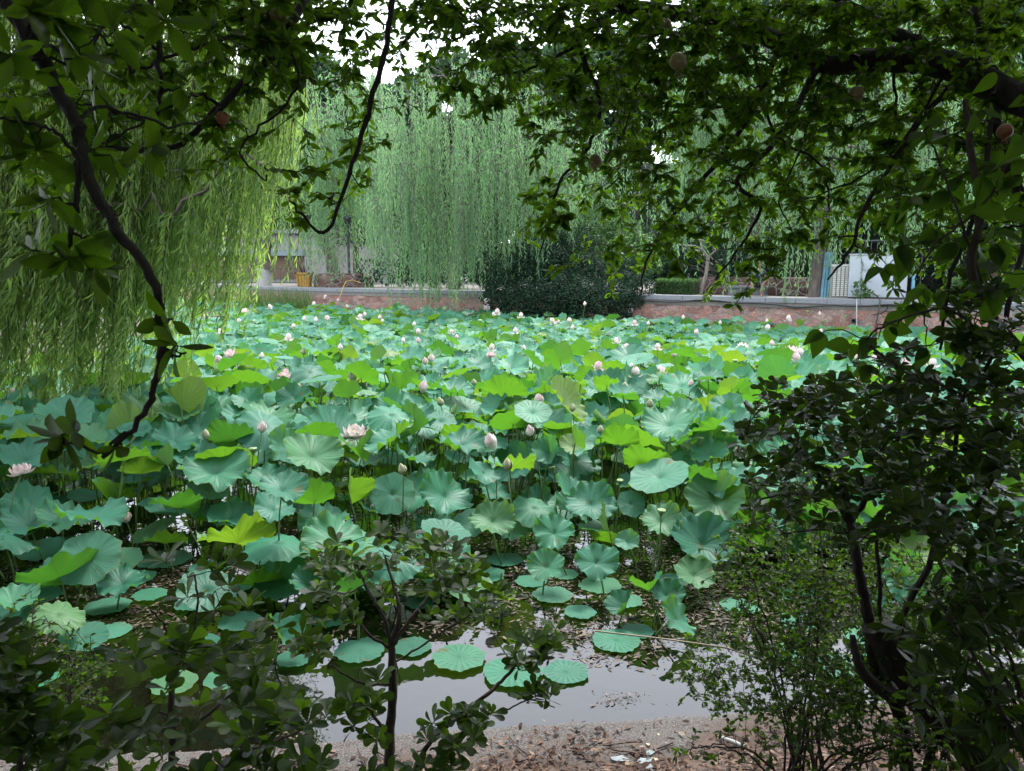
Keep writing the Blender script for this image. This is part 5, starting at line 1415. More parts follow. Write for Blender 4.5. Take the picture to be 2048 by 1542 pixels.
FL_ = [(705,755,'f',1.25),(710,860,'o',1.2),(844,776,'f',1.15),(851,721,'b',1.25),(863,718,'f',1.1),(836,664,'f',1.1),(837,680,'b',1.1),(807,680,'b',1.1),(983,695,'f',1),(982,708,'o',.9),(914,673,'b',1),(903,664,'f',.9),(1031,662,'f',1.1),(1077,802,'f',1.1),(1061,861,'b',1.05),(986,886,'f',1.15),(882,800,'g',1.4),(949,762,'g',1.2),(1026,720,'g',1.4),(1048,695,'b',1),(1194,733,'f',1.15),(1271,746,'f',1.25),(1257,721,'b',1.3),(1263,733,'b',1.1),(1250,695,'f',1.1),(1233,681,'f',1),(1250,769,'g',1.5),(1327,746,'f',1.1),(1319,738,'b',1.1),(1349,707,'b',1.2),(1315,694,'f',1),(1379,703,'b',1.2),(1382,766,'b',1),(1300,803,'g',1.4),(1145,812,'g',1.2),(1201,856,'g',1.2),(807,933,'g',1.3),(1015,924,'g',1.5),(720,634,'f',1.3),(828,648,'b',1.2),(759,634,'b',1.2),(766,641,'b',1.1),(655,638,'f',1.3),(680,694,'b',1.2),(995,624,'f',1.5),(987,628,'b',1.2),(873,648,'g',1.3),(1107,642,'f',1.4),(1118,643,'b',1.1),(1139,642,'f',1.3),(1145,654,'b',1.2),(1042,631,'f',1.2),(1269,646,'f',1.2),(1296,646,'b',1.1),(1366,634,'b',1.2),(1393,665,'f',1.1),(1170,607,'b',1.4),(31,787,'b',1.3),(504,791,'f',1.2),(564,744,'o',1.2),(522,711,'b',1.1),(439,720,'f',1.2),(463,705,'o',1.2),(385,732,'b',1.1),(280,710,'b',1.2),(478,641,'b',1.4),(508,641,'g',1.4),(440,663,'f',1),(577,675,'f',1.2),(607,703,'b',1.2),(597,771,'g',1.3),(523,854,'b',1.1),(412,864,'g',1.3),(371,774,'b',.8),(253,1032,'b',1.05),(42,936,'o',.9),(607,637,'b',1.3),(631,639,'b',1.4),(506,897,'p',1),(364,777,'p',1),(609,762,'p',1),(236,656,'b',1.2),(140,639,'b',1.3),(183,724,'f',1.1),(215,753,'f',1.1),(587,653,'f',1),(1399,757,'b',1.1),(1485,690,'o',1.1),(1544,686,'b',1.2),(1583,697,'o',1.2),(1600,706,'f',1.2),(1592,716,'f',1.3),(1569,731,'b',1.1),(1535,656,'f',1.2),(1577,637,'f',1.3),(1640,662,'b',1.2),(1640,627,'b',1.2),(1534,641,'b',1.1),(1440,645,'b',1.1),(1681,693,'b',1.1),(1718,762,'f',1.3),(1738,750,'o',1.2),(1746,769,'g',1.3),(1749,714,'b',1.2),(1713,714,'b',1.2),(1811,728,'f',1.3),(1866,727,'f',1.1),(1400,876,'p',1),(1450,862,'p',.9),(465,593,'f',1.5),(428,594,'b',1.4),(529,585,'f',1.4),(572,584,'b',1.4),(583,582,'f',1.5),(651,594,'f',1.4),(676,600,'b',1.3),(541,613,'f',1.2),(490,620,'o',1.3),(413,632,'f',1.2),(628,608,'f',1.3),(695,612,'b',1.3),(730,628,'b',1.3),(1322,1020,'p',.9),(1107,935,'p',.8),(1240,960,'p',.8),(1255,905,'p',.9),(690,765,'p',1),(620,785,'p',1),(1010,735,'p',1),(1085,735,'p',1),(1290,790,'p',1),(1390,680,'p',1),(1150,655,'p',1.2),(1213,612,'p',1.3),(1200,612,'p',1.3),(1615,622,'p',1.3),(1650,640,'p',1.2),(1690,632,'p',1.3),(960,640,'p',1.3),(1340,622,'p',1.3),(890,735,'p',1),(760,700,'p',1.1),(455,690,'p',1.1),(1470,720,'p',1.1)]
kn = {'b': ('closed pink lotus bud', 'lotus bud'), 'g': ('slender greenish lotus bud', 'lotus bud'), 'f': ('pale pink half open lotus flower', 'lotus flower'), 'o': ('wide open pale pink lotus flower', 'lotus flower'), 'p': ('green flat-topped lotus seed pod', 'seed pod')}
named = {(710, 860): 'white half open lotus flower with a drooping lower petal, above the butterfly leaves', (705, 755): 'large pale pink half open lotus flower at left centre', (1077, 802): 'round pink lotus bud opening beside the bright leaf in the centre', (1061, 861): 'pointed pink lotus bud low between ruffled leaves in the centre', (986, 886): 'white lotus flower losing a petal right of the bright yellow-green leaf', (882, 800): 'tall greenish pink bud on a long stalk above the folded tall leaf', (523, 854): 'deep pink pointed lotus bud on a tall stalk left of the tilted leaf', (844, 776): 'half open lotus flower on the grey-blue leaf left of centre', (1271, 746): 'plump white lotus bud right of centre above a large leaf', (1015, 924): 'dark slender lotus bud on a tall stalk in front of the wide ruffled leaf', (253, 1032): 'pale pink pointed bud low at the left front under willow tips', (42, 936): 'wilted pinkish lotus flower at the left edge', (504, 791): 'pale pink opening lotus flower right of the dark branch at the left', (564, 744): 'white open lotus flower with spread petals at the left', (1170, 607): 'single tall pink bud standing above all leaves in front of the dark bush', (31, 787): 'round pink bud at the left edge under willow tips', (1718, 762): 'pink lotus flower above the right dark shrub', (995, 624): 'white lotus flower at the left end of the dark bush', (1640, 627): 'pink bud standing against the pink wall below the cabinet', (1738, 750): 'open white lotus flower beside the pink one above the right shrub'}
kp = {'b': 'closed pink lotus buds', 'g': 'slender greenish lotus buds', 'f': 'half open pink lotus flowers', 'o': 'wide open pink lotus flowers', 'p': 'green lotus seed pods'}
def bloom_pos(px, py, kd):
    z = 1.0 + (py < 700) * .02 - (py > 840) * .06 - (py > 920) * .12 - (py > 1010) * .4 - (.05 if kd == 'p' and py < 900 else 0)
    if py > 900 and kd == 'p': z = .62
    c = onz(px, py, z); ymax = far_y(c[0]) - .8
    if (px, py) == (1170, 607): return P(px, py, 28.5)
    if c[1] > ymax or c[1] < 0: c = P(px, py, ymax)
    return c
BR = {}
for f_ in FL_:
    if f_[:2] not in named: BR.setdefault((kp[f_[2]],) + zone(bloom_pos(*f_[:3])), []).append((f_[0], f_))
g = np.random.default_rng(90)
for (px, py, kd, s) in FL_:
    c = bloom_pos(px, py, kd)
    b = c.copy(); b[:2] += g.normal(0, .08, 2); b[2] = -.1
    hd, hx = zone(c)
    nm = {'b': 'lotus_bud', 'g': 'lotus_bud', 'f': 'lotus_flower', 'o': 'lotus_flower', 'p': 'lotus_seed_pod'}[kd]
    lab = named.get((px, py)); grp = None
    if lab is None:
        kz = (kp[kd], hd, hx); lab = rank_from(px, (px, py, kd, s), BR[kz], *kz); grp = 'lotus blooms over the leaves'
    r = thing(nm, lab, kn[kd][1], tuple(b), grp)
    s *= .86 if py > 640 else .95
    M = Matrix.Translation(Vector(c - b - [0, 0, .06 * s])) @ Matrix.Rotation(g.uniform(0, 6.28), 4, 'Z') @ Matrix.Rotation(R(g.normal(0, 9)), 4, 'X') @ Matrix.Scale(s, 4)
    for pn, me in FM[kd][g.integers(0, 3)]:
        o = link(pn, me, r); o.matrix_local = M
    mm = Mesh(); tube(mm, stalk_pts(c - b - [0, 0, .06 * s], np.zeros(3), g), np.linspace(.007, .005, 7), 6); mm.obj('stalk', M_stalk, r)

# ================================================================== FOREGROUND
def dens(rows, ox, oy, cs, per):
    """density rows -> list of (px, py)"""
    out = []
    for j, row in enumerate(rows):
        for i, ch in enumerate(row):
            v = int(ch) if ch.isdigit() else 0
            k = v * per; n = int(k) + (random.random() < k - int(k))
            for _ in range(n): out.append((ox + (i + random.random()) * cs, oy + (j + random.random()) * cs))
    return out
class Skel:
    def __init__(s, m): s.m = m; s.p = []; s.r = []
    def limb(s, pts, r0, r1, sides=8, wig=.0, k=None, mesh=None):
        pts = np.asarray(pts, float)
        # smooth through the given points
        n = len(pts); kk = k or (n * 5)
        t = np.linspace(0, n - 1, kk); i = np.clip(t.astype(int), 0, n - 2); f = (t - i)[:, None]
        p0 = pts[np.clip(i - 1, 0, n - 1)]; p1 = pts[i]; p2 = pts[i + 1]; p3 = pts[np.clip(i + 2, 0, n - 1)]
        c = .5 * ((2 * p1) + (-p0 + p2) * f + (2 * p0 - 5 * p1 + 4 * p2 - p3) * f ** 2 + (-p0 + 3 * p1 - 3 * p2 + p3) * f ** 3)
        if wig: c[1:-1] += rng.normal(0, wig, (kk - 2, 3))
        rad = np.linspace(r0, r1, kk) * (1 + rng.normal(0, .05, kk))
        tube(mesh or s.m, c, rad, sides)
        s.p += list(c); s.r += list(rad)
        return c
    def near(s, q, zfav=0.0):
        A = np.array(s.p); d = np.linalg.norm(A - q, axis=1) + zfav * np.clip(q[2] - A[:, 2], 0, 9); i = int(np.argmin(d)); return i, A[i], d[i]
def twig_to(sk, m, q, rmax=.006, sag=.08, wig=.006, k=6, zfav=.6):
    i, a, d = sk.near(q, zfav)
    if d < 1e-3: return None
    t = np.linspace(0, 1, k)[:, None]; L_ = np.linalg.norm(q - a)
    c = a * (1 - t) + q * t; c[:, 2] += np.sin(t[:, 0] * math.pi) * sag * L_
    c[1:-1] += rng.normal(0, wig + .03 * L_, (k - 2, 3))
    r0 = min(sk.r[i] * .7, rmax + .006 * L_); r0 = max(r0, .0016)
    tube(m, c, np.linspace(r0, .0014, k), 5, cap=False)
    for j in range(1, k): sk.p.append(c[j]); sk.r.append(r0 * (1 - .7 * j / k))
    return c
def leafy(m, tmpl, c, n, size, start=.35, whorl=0, up=0.0, spread=1.0, g=rng, widen=1.0, hang=0.3):
    """leaves along the polyline c (last part), plus a whorl at the tip"""
    t = np.sort(g.uniform(start, 1, n)) * (len(c) - 1); i = np.clip(t.astype(int), 0, len(c) - 2); f = (t - i)[:, None]
    pos = c[i] * (1 - f) + c[i + 1] * f; tan = nrm(c[i + 1] - c[i])
    side = nrm(np.cross(tan, [0, 0, 1.0]) + 1e-4) * np.where(np.arange(n) % 2 == 0, 1, -1)[:, None]
    d = tan * g.uniform(.3, .9, n)[:, None] + side * spread * g.uniform(.6, 1.1, n)[:, None] + g.normal(0, .25, (n, 3)) + [0, 0, up - hang * .5]
    nn = np.array([0, -.5, .7]) + g.normal(0, .75, (n, 3))
    leaves(m, tmpl, pos, d, nn, size * g.uniform(.65, 1.15, n), widen=widen * g.uniform(.8, 1.2, n))
    if whorl:
        tt = nrm(c[-1] - c[-2]); a = np.arange(whorl) * 2.4 + g.uniform(0, 6); e1 = nrm(np.cross(tt, [.3, .2, 1])); e2 = np.cross(tt, e1)
        rad = np.cos(a)[:, None] * e1 + np.sin(a)[:, None] * e2
        el = g.uniform(-.1, .9, whorl)[:, None]; tt = nrm(tt + g.normal(0, .35, 3))
        d = rad * 1.0 + tt * el + [0, 0, up]
        nn = tt + g.normal(0, .22, (whorl, 3)) - rad * .3 + [0, -.45, 0]
        pos = c[-1] - tt * g.uniform(0, .012, whorl)[:, None]
        leaves(m, tmpl, pos, d, nn, size * g.uniform(.7, 1.15, whorl), widen=widen * g.uniform(.85, 1.15, whorl))

# ---- pomegranate tree on the right, its boughs arching over the view
tb = np.array([2.75, 2.05, 0.0]); tb[2] = bank_z(tb[0], tb[1])
PT = thing('pomegranate_tree', 'pomegranate tree rooted at the right, dark boughs arching over the top of the view', 'tree', tuple(tb))
def merge(a, b):
    n0 = a.n
    a.v += b.v; a.r += b.r; a.a += b.a; a.f4 += [f + n0 for f in b.f4]; a.m4 += [q * 0 + 1 for q in b.m4]; a.f3 += [f + n0 for f in b.f3]; a.m3 += [q * 0 + 1 for q in b.m3]; a.n += b.n
def rel(m, b):
    for k, a in enumerate(m.v): m.v[k] = a - b
    return m
mt = Mesh(); mb = Mesh(); mtw = Mesh(); ml = Mesh()
sk = Skel(mb)
PP = lambda *q: [P(*a) for a in q]
trunk = [tb + [0, 0, -.1], tb + [-.03, .05, .6], tb + [.05, .1, 1.3], tb + [.0, .1, 2.1], P(2300, 320, 2.45)]
sk.limb(trunk, .13, .075, 14, .004, mesh=mt)
sk.limb([P(2300, 320, 2.45)] + PP((2048, 205, 2.6), (1900, 132, 2.75), (1760, 120, 2.9), (1650, 128, 3.0), (1560, 82, 3.1), (1400, 34, 3.25), (1250, 12, 3.35), (1090, -20, 3.5)), .052, .026, 10, .003)
sk.limb(PP((1960, 160, 2.7), (1850, 95, 2.9), (1760, 50, 3.0), (1680, 0, 3.1), (1600, -60, 3.2)), .03, .018, 8, .003)
sk.limb([tb + [.05, .1, 1.3]] + PP((2200, 620, 2.35), (2060, 430, 2.5), (1985, 220, 2.65), (1950, 0, 2.8)), .03, .012, 8, .004)
for pts, a, b in [
    (PP((1240, 14, 3.35), (1160, 65, 3.2), (1165, 115, 3.15), (1198, 190, 3.1), (1192, 255, 3.1), (1160, 318, 3.05), (1120, 360, 3.0), (1098, 440, 3.0), (1078, 515, 3.0)), .013, .003),
    (PP((1240, 14, 3.35), (1190, 60, 3.3), (1120, 110, 3.3), (1050, 140, 3.3), (990, 150, 3.3)), .010, .004),
    (PP((1560, 90, 3.1), (1500, 230, 3.0), (1430, 330, 2.95), (1375, 400, 2.9), (1330, 455, 2.9), (1290, 530, 2.9), (1282, 590, 2.9)), .012, .003),
    (PP((1640, 130, 3.0), (1560, 270, 2.9), (1475, 360, 2.85), (1520, 410, 2.85), (1490, 480, 2.85), (1430, 560, 2.85)), .014, .003),
    (PP((1390, 36, 3.25), (1400, 200, 3.1), (1480, 205, 3.0), (1400, 205, 2.9)), .008, .004),
    (PP((1930, 150, 2.75), (1850, 230, 2.7), (1740, 400, 2.6), (1700, 500, 2.6), (1655, 560, 2.6)), .011, .003),
    (PP((1500, 40, 3.2), (1540, 250, 3.0), (1640, 330, 2.9), (1660, 420, 2.9)), .007, .003),
    (PP((1790, 120, 2.9), (1790, 260, 2.8), (1770, 360, 2.75)), .006, .003),
    (PP((1090, -20, 3.5), (950, -30, 3.4), (870, 20, 3.3), (800, 90, 3.3), (740, 130, 3.2)), .014, .005),
    (PP((1090, -20, 3.5), (900, -80, 3.0), (800, -40, 2.5), (770, 100, 2.35), (735, 230, 2.3), (700, 340, 2.3), (655, 462, 2.3), (612, 440, 2.3), (585, 405, 2.3)), .012, .003),
    (PP((900, -80, 3.0), (720, -120, 2.4), (620, -10, 2.1), (560, 90, 2.0), (440, 212, 1.95), (362, 286, 1.95), (280, 300, 1.95), (180, 290, 1.95)), .014, .005),
    (PP((560, 80, 2.0), (470, 74, 2.0), (390, 95, 1.95), (320, 120, 1.95), (268, 145, 1.95)), .006, .003),
    (PP((620, -10, 2.1), (420, -60, 2.0), (308, -20, 1.8), (318, 100, 1.75), (320, 200, 1.72), (300, 245, 1.72)), .010, .004),
    (PP((300, 245, 1.72), (240, 225, 1.65), (150, 205, 1.6)), .004, .002),
    (PP((420, -60, 2.0), (200, -140, 1.6), (0, -60, 1.42), (55, 75, 1.38), (110, 170, 1.36), (152, 250, 1.35), (168, 330, 1.34), (240, 470, 1.33), (308, 565, 1.32), (322, 690, 1.31), (312, 775, 1.31), (270, 850, 1.31), (205, 915, 1.31)), .0165, .004),
    (PP((160, 290, 1.35), (152, 400, 1.34), (140, 470, 1.33), (130, 520, 1.33)), .006, .003),
    (PP((168, 330, 1.34), (110, 265, 1.32), (60, 245, 1.3), (-40, 240, 1.3)), .004, .002),
    (PP((322, 690, 1.31), (345, 715, 1.3), (372, 705, 1.3)), .004, .002),
    (PP((250, 865, 1.31), (200, 905, 1.3), (130, 880, 1.3)), .0035, .002),
    (PP((560, 80, 2.0), (600, 160, 2.0), (540, 240, 2.0), (480, 300, 2.0), (530, 360, 2.0), (530, 330, 2.0)), .004, .002),
    (PP((440, 212, 1.95), (400, 190, 1.9), (350, 210, 1.85), (240, 270, 1.8), (160, 300, 1.8)), .005, .002),
    (PP((318, 100, 1.75), (260, 60, 1.7), (215, 40, 1.65), (190, 90, 1.6)), .004, .002),
    (PP((268, 145, 1.95), (230, 100, 1.9), (200, 60, 1.9), (250, 40, 1.9)), .004, .002),
    (PP((60, 85, 1.38), (130, 110, 1.5), (200, 190, 1.6), (222, 240, 1.6), (210, 300, 1.6)), .004, .002),
    (PP((150, 245, 1.35), (200, 215, 1.45), (290, 240, 1.5), (380, 250, 1.6), (440, 215, 1.7)), .004, .002),
    (PP((110, 170, 1.36), (140, 230, 1.5), (160, 330, 1.5), (190, 300, 1.55), (215, 400, 1.6)), .003, .0015),
    (PP((700, 340, 2.3), (720, 370, 2.3), (748, 372, 2.3)), .002, .001),
    (PP((735, 230, 2.3), (700, 260, 2.3), (690, 200, 2.3)), .003, .001),
    (PP((870, 20, 3.3), (900, 80, 3.2), (960, 60, 3.2), (1040, 120, 3.2)), .005, .002),
    (PP((1400, 34, 3.25), (1300, 120, 3.1), (1250, 260, 3.05), (1240, 330, 3.0)), .005, .002),
    (PP((1650, 128, 3.0), (1600, 300, 2.9), (1560, 400, 2.9), (1590, 470, 2.9)), .005, .002),
    (PP((1900, 132, 2.75), (1790, 300, 2.7), (1690, 370, 2.7), (1600, 400, 2.7)), .006, .002),
    (PP((1985, 220, 2.65), (1960, 400, 2.4), (1900, 560, 2.3), (1880, 700, 2.3)), .01, .004),
    (PP((2060, 430, 2.5), (2010, 640, 2.2), (1960, 760, 2.2)), .01, .004),
]:
    sk.limb(pts, a, b, 7, .0025)
rows = ["33345567976557999999999999999999",
        "12233345765324588999999999999999",
        "11122233422223456899999999999999",
        "33332343102312256688888888988888",
        "22212122012110001246666777777888",
        "22100111012200001234456666677888",
        "11000000021000002433345555555666",
        "00000000010000001223443444322555",
        "00000000000000000113311320012334",
        "00000000000000000001002000001223"]
tg = []
for px, py in dens(rows, 0, -10, 64, 1.45):
    D = random.uniform(2.5, 3.7) if px > 640 else random.uniform(1.8, 2.9)
    tg.append((px, py, D))
for row in range(4):   # crown that carries on above the frame, over the viewpoint
    for _ in range(80): tg.append((random.uniform(-200, 2300), -20 - row * 90 - random.random() * 90, random.uniform(1.8, 3.6)))
tg.sort(key=lambda a: np.linalg.norm(P(*a) - sk.near(P(*a))[1]))
for px, py, D in tg:
    q = P(px, py, D); c = twig_to(sk, mtw, q, .004, .05)
    if c is None: continue
    nl = random.randint(14, 24)
    leafy(ml, T_POM, c[-5:], nl, random.uniform(.032, .05), .05, 3, -.1, hang=.5)
# near, larger-looking sprays on the close bough
for px, py, D, n, s_ in [(60, 20, 1.35, 7, .085), (120, 40, 1.4, 7, .085), (160, 110, 1.4, 6, .08), (230, 60, 1.4, 6, .08), (20, 110, 1.3, 5, .07), (60, 150, 1.32, 3, .05), (20, 290, 1.3, 6, .075), (70, 300, 1.3, 6, .08), (180, 300, 1.4, 7, .07), (240, 330, 1.4, 5, .07), (150, 330, 1.4, 5, .07), (10, 230, 1.3, 5, .07),
                     (130, 520, 1.3, 7, .07), (60, 500, 1.3, 5, .075), (190, 535, 1.32, 6, .07), (180, 470, 1.33, 3, .08), (350, 690, 1.3, 5, .08), (335, 640, 1.3, 3, .06), (120, 880, 1.3, 8, .07), (150, 860, 1.3, 5, .065), (240, 900, 1.3, 3, .05), (300, 300, 1.6, 6, .07), (360, 180, 1.7, 6, .07), (420, 60, 1.8, 8, .07), (260, 10, 1.5, 8, .08), (330, 40, 1.6, 6, .08), (190, 180, 1.5, 6, .07), (90, 400, 1.3, 3, .06)]:
    q = P(px, py, D); c = twig_to(sk, mtw, q, .0035, .05, .003, zfav=.2)
    if c is not None: leafy(ml, T_POM, c[-3:], max(2, n - 4), s_, .2, min(n, 6), -.05, hang=.2, widen=1.15)
# unseen crown leaves added overhead and behind the viewpoint to shade the near branches
n = 30000
pos = np.c_[rng.uniform(-5.5, 6, n), rng.uniform(-4.5, 4.9, n), rng.uniform(0, 1, n)]
pos[:, 2] = 4.05 + .55 * pos[:, 2] + .12 * np.clip(pos[:, 1], -3, 4) - .03 * (pos[:, 0] ** 2) * .3
leaves(ml, T_POM, pos, rng.normal(size=(n, 3)) + [0, 0, -.3], rng.normal(0, .5, (n, 3)) + [0, 0, 1], .13 * rng.uniform(.6, 1.2, n), widen=1.5)
for k in range(26):
    a = random.random() * 6.28; q = np.array([2.2 + 3.5 * math.cos(a) * random.random() - 2, -.5 + 3.5 * math.sin(a) * random.random(), 4.2])
    twig_to(sk, mtw, q, .02, .1)
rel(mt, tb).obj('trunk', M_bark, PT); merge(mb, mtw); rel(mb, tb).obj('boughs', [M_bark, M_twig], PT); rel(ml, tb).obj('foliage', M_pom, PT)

# unseen tree added behind the viewpoint, its crown blocks sky light over the bank
sb_ = np.array([-1.6, -2.6, 0]); sb_[2] = bank_z(sb_[0], sb_[1])
ST = thing('added_shade_tree', 'unseen tall tree added behind the viewpoint, its dense crown shading the bank', 'tree', tuple(sb_))
m = Mesh(); q_ = Skel(m); q_.limb([sb_ + [0, 0, -.1], sb_ + [.1, 0, 1.5], sb_ + [.0, .1, 3.2], sb_ + [.2, .2, 5.2]], .22, .14, 14, .01); rel(m, sb_).obj('trunk', M_bark, ST)
m = Mesh(); q_.m = m
for k in range(22):
    a = k * 2.4; rr = 2.5 + 4 * random.random(); q_.limb([sb_ + [.1, .1, 3.2 + (k % 5) * .4], sb_ + [rr * .5 * math.cos(a), .8 + rr * .5 * math.sin(a), 4.6], sb_ + [rr * math.cos(a), 1.5 + rr * .8 * math.sin(a), 5.0]], .08, .02, 7, .02)
rel(m, sb_).obj('limb', M_bark, ST)
n = 52000; m = Mesh()
pos = np.c_[rng.uniform(-10, 10, n), rng.uniform(-8, 5.0, n), 4.45 + 1.6 * rng.random(n) ** 1.5]
pos[:, 2] += .18 * np.clip(pos[:, 1], 0, 5) * .6
leaves(m, T_OVA, pos, rng.normal(size=(n, 3)), rng.normal(0, .5, (n, 3)) + [0, 0, 1], .2 * rng.uniform(.6, 1.2, n), widen=1.2)
rel(m, sb_).obj('foliage', M_dark, ST)

# pomegranates hanging in it
M_fruit = None
def fruitmat(name, a, b):
    m, t, o = newmat(name); tc = N(t, 'ShaderNodeTexCoord'); nz = N(t, 'ShaderNodeTexNoise'); nz.inputs['Scale'].default_value = 18; nz.inputs['Detail'].default_value = 5
    L(t, tc.outputs['Object'], nz.inputs['Vector']); c = ramp(t, nz.outputs[0], [(.35, a), (.7, b)])
    p = N(t, 'ShaderNodeBsdfPrincipled'); L(t, c, p.inputs['Base Color']); p.inputs['Roughness'].default_value = .4; p.inputs['Subsurface Weight'].default_value = .1
    L(t, p.outputs[0], o.inputs[0]); return m
M_fruit = fruitmat('pomegranate_skin', (.15, .17, .05), (.22, .14, .06)); M_fruit2 = fruitmat('withered_skin', (.16, .05, .02), (.25, .09, .03))
for px, py, D, r_, mat, lab in [(1356, 122, 2.4, .026, M_fruit, 'yellowish pomegranate hanging high in the leaves right of centre'), (1328, 52, 3.0, .03, M_fruit, 'pomegranate half hidden above the yellowish one, just under the thick bough'), (1190, 322, 3.0, .027, M_fruit, 'small blushing pomegranate hanging on the low bough in front of the willow'),
                                (553, 32, 2.0, .028, M_fruit, 'pomegranate behind leaves at the top left'), (1712, 188, 2.75, .028, M_fruit, 'brownish pomegranate in the shade below the bough at the right'), (445, 236, 1.9, .016, M_fruit2, 'withered reddish-brown young pomegranate at the upper left'), (2010, 262, 2.3, .022, M_fruit2, 'shrivelled orange-brown fruit near the right edge under the thick bough')]:
    q = P(px, py, D); f = thing('pomegranate', lab, 'pomegranate', tuple(q), 'pomegranates hanging in the tree')
    m = Mesh(); a = np.linspace(0, math.pi, 14); prof = [(max(.0006, r_ * math.sin(t) * (1 + .05 * math.cos(3 * t))), r_ * math.cos(t) * .95) for t in a[1:-1]]
    n_ = 18; ee = 1 + .04 * np.cos(5 * np.linspace(0, 2 * math.pi, n_, endpoint=False)); lathe(m, [(0, prof[0][1] + .001)] + prof + [(r_ * .22, -r_ * 1.0), (r_ * .24, -r_ * 1.12)], n_, ecc=ee); m.obj('fruit', mat, f)
    m = Mesh()
    for s in range(6):
        t_ = s / 6 * 2 * math.pi; c_, s_ = math.cos(t_), math.sin(t_); w_ = r_ * .16
        V = np.array([[c_ * r_ * .22 - s_ * w_, s_ * r_ * .22 + c_ * w_, -r_ * 1.08], [c_ * r_ * .22 + s_ * w_, s_ * r_ * .22 - c_ * w_, -r_ * 1.08], [c_ * r_ * .5, s_ * r_ * .5, -r_ * 1.62]])
        m.add(V, [[0, 1, 2]]); m.add(V * [.86, .86, 1], [[0, 2, 1]])
    m.obj('calyx', mat, f)
    m = Mesh(); tube(m, [[0, 0, r_ * .9], [.004, .002, r_ * 1.9], [.0, .01, r_ * 2.6]], .002, 5); m.obj('stem', M_twig, f)

# ---- vine with big leaves at the right
vb = np.array([2.35, 2.35, 0]); vb[2] = bank_z(vb[0], vb[1])
VT = thing('mulberry_sapling', 'sapling with large heart shaped leaves at the right, light shining through its upper leaves', 'sapling', tuple(vb))
mt = Mesh(); ms = Mesh(); ml = Mesh(); sk = Skel(mt)
sk.limb([vb + [0, 0, -.1], vb + [-.05, -.05, .9], P(1990, 640, 2.25), P(1960, 420, 2.3), P(1930, 200, 2.4)], .022, .008, 8, .002)
for pts in (PP((1990, 700, 2.25), (1900, 620, 2.2), (1800, 640, 2.15), (1740, 670, 2.12), (1738, 700, 2.12)), PP((1960, 420, 2.3), (1880, 480, 2.25), (1830, 560, 2.2)), PP((1740, 690, 2.12), (1800, 735, 2.1), (1850, 760, 2.1)), PP((1990, 640, 2.25), (1900, 380, 2.3), (1850, 260, 2.35)), PP((1960, 420, 2.3), (2030, 300, 2.25), (2060, 200, 2.25)), PP((1850, 760, 2.1), (1960, 800, 2.15), (2060, 830, 2.2))):
    sk.limb(pts, .005, .002, 6, .002)
vrows = ["00000123", "00011234", "00012344", "00013444", "00123444", "00123344", "00123333", "00133333", "11223333", "12223333"]
tg = dens(vrows, 1640, 140, 56, .55)
tg += [(1705, 725), (1735, 730), (1770, 780), (1700, 690)]
tg.sort(key=lambda a: np.linalg.norm(P(a[0], a[1], 2.2) - sk.near(P(a[0], a[1], 2.2))[1]))
for px, py in tg:
    D = random.uniform(2.0, 2.6); q = P(px, py, D); c = twig_to(sk, ms, q, .003, .04)
    if c is None: continue
    n = random.randint(1, 3)
    tan = nrm(c[-1] - c[-2]); pos = np.repeat(c[-1][None], n, 0)
    d = np.c_[rng.normal(-.3, .6, n), rng.normal(-.1, .5, n), rng.normal(-.55, .35, n)]
    leaves(ml, T_BIG, pos, d, np.c_[rng.normal(0, .5, n), rng.normal(-.7, .4, n), rng.normal(.7, .3, n)], rng.uniform(.04, .09, n))
merge(mt, ms); rel(mt, vb).obj('stems', [M_bark2, M_twig], VT); rel(ml, vb).obj('foliage', M_vine, VT)

# ---- shrubs with leaf whorls
def whorl_shrub(name, label, root, limbs, targets, mat, size, nwh=(6, 9), tmpl=T_OBO, up=.1, bark=M_bark2, rmain=.02, extra=3, group=None, keep=1.0):
    root = np.array(root, float); root[2] = bank_z(root[0], root[1])
    r = thing(name, label, 'shrub', tuple(root), group)
    mt = Mesh(); mw = Mesh(); ml = Mesh(); s = Skel(mt)
    for pts, a, b in limbs:
        pts = [root + [0, 0, -.06] if q is None else P(*q) for q in pts]
        s.limb(pts, a, b, 8, .002)
    targets = [q for q in targets if random.random() < keep]
    targets = sorted(targets, key=lambda a: s.near(P(*a))[2])
    for t in targets:
        q = P(*t); c = twig_to(s, mw, q, .0035, .02, .004, zfav=.9)
        if c is None: continue
        # tips turn up
        c = np.vstack([c, c[-1] + [rng.normal(0, .006), rng.normal(0, .006), .022]])
        k = random.randint(*nwh)
        leafy(ml, tmpl, c[-3:], extra, size * .85, .2, k, up, hang=.1)
    merge(mt, mw); rel(mt, root).obj('stems', [bark, M_twig], r); rel(ml, root).obj('foliage', mat, r)
    return r
def ell(cx, cy, rx, ry, n, D, dD, sd=0):
    out = []
    for _ in range(n):
        a = random.random() * 6.283; rr = math.sqrt(random.random()); out.append((cx + rx * rr * math.cos(a), cy + ry * rr * math.sin(a), D + random.uniform(-dD, dD)))
    return out
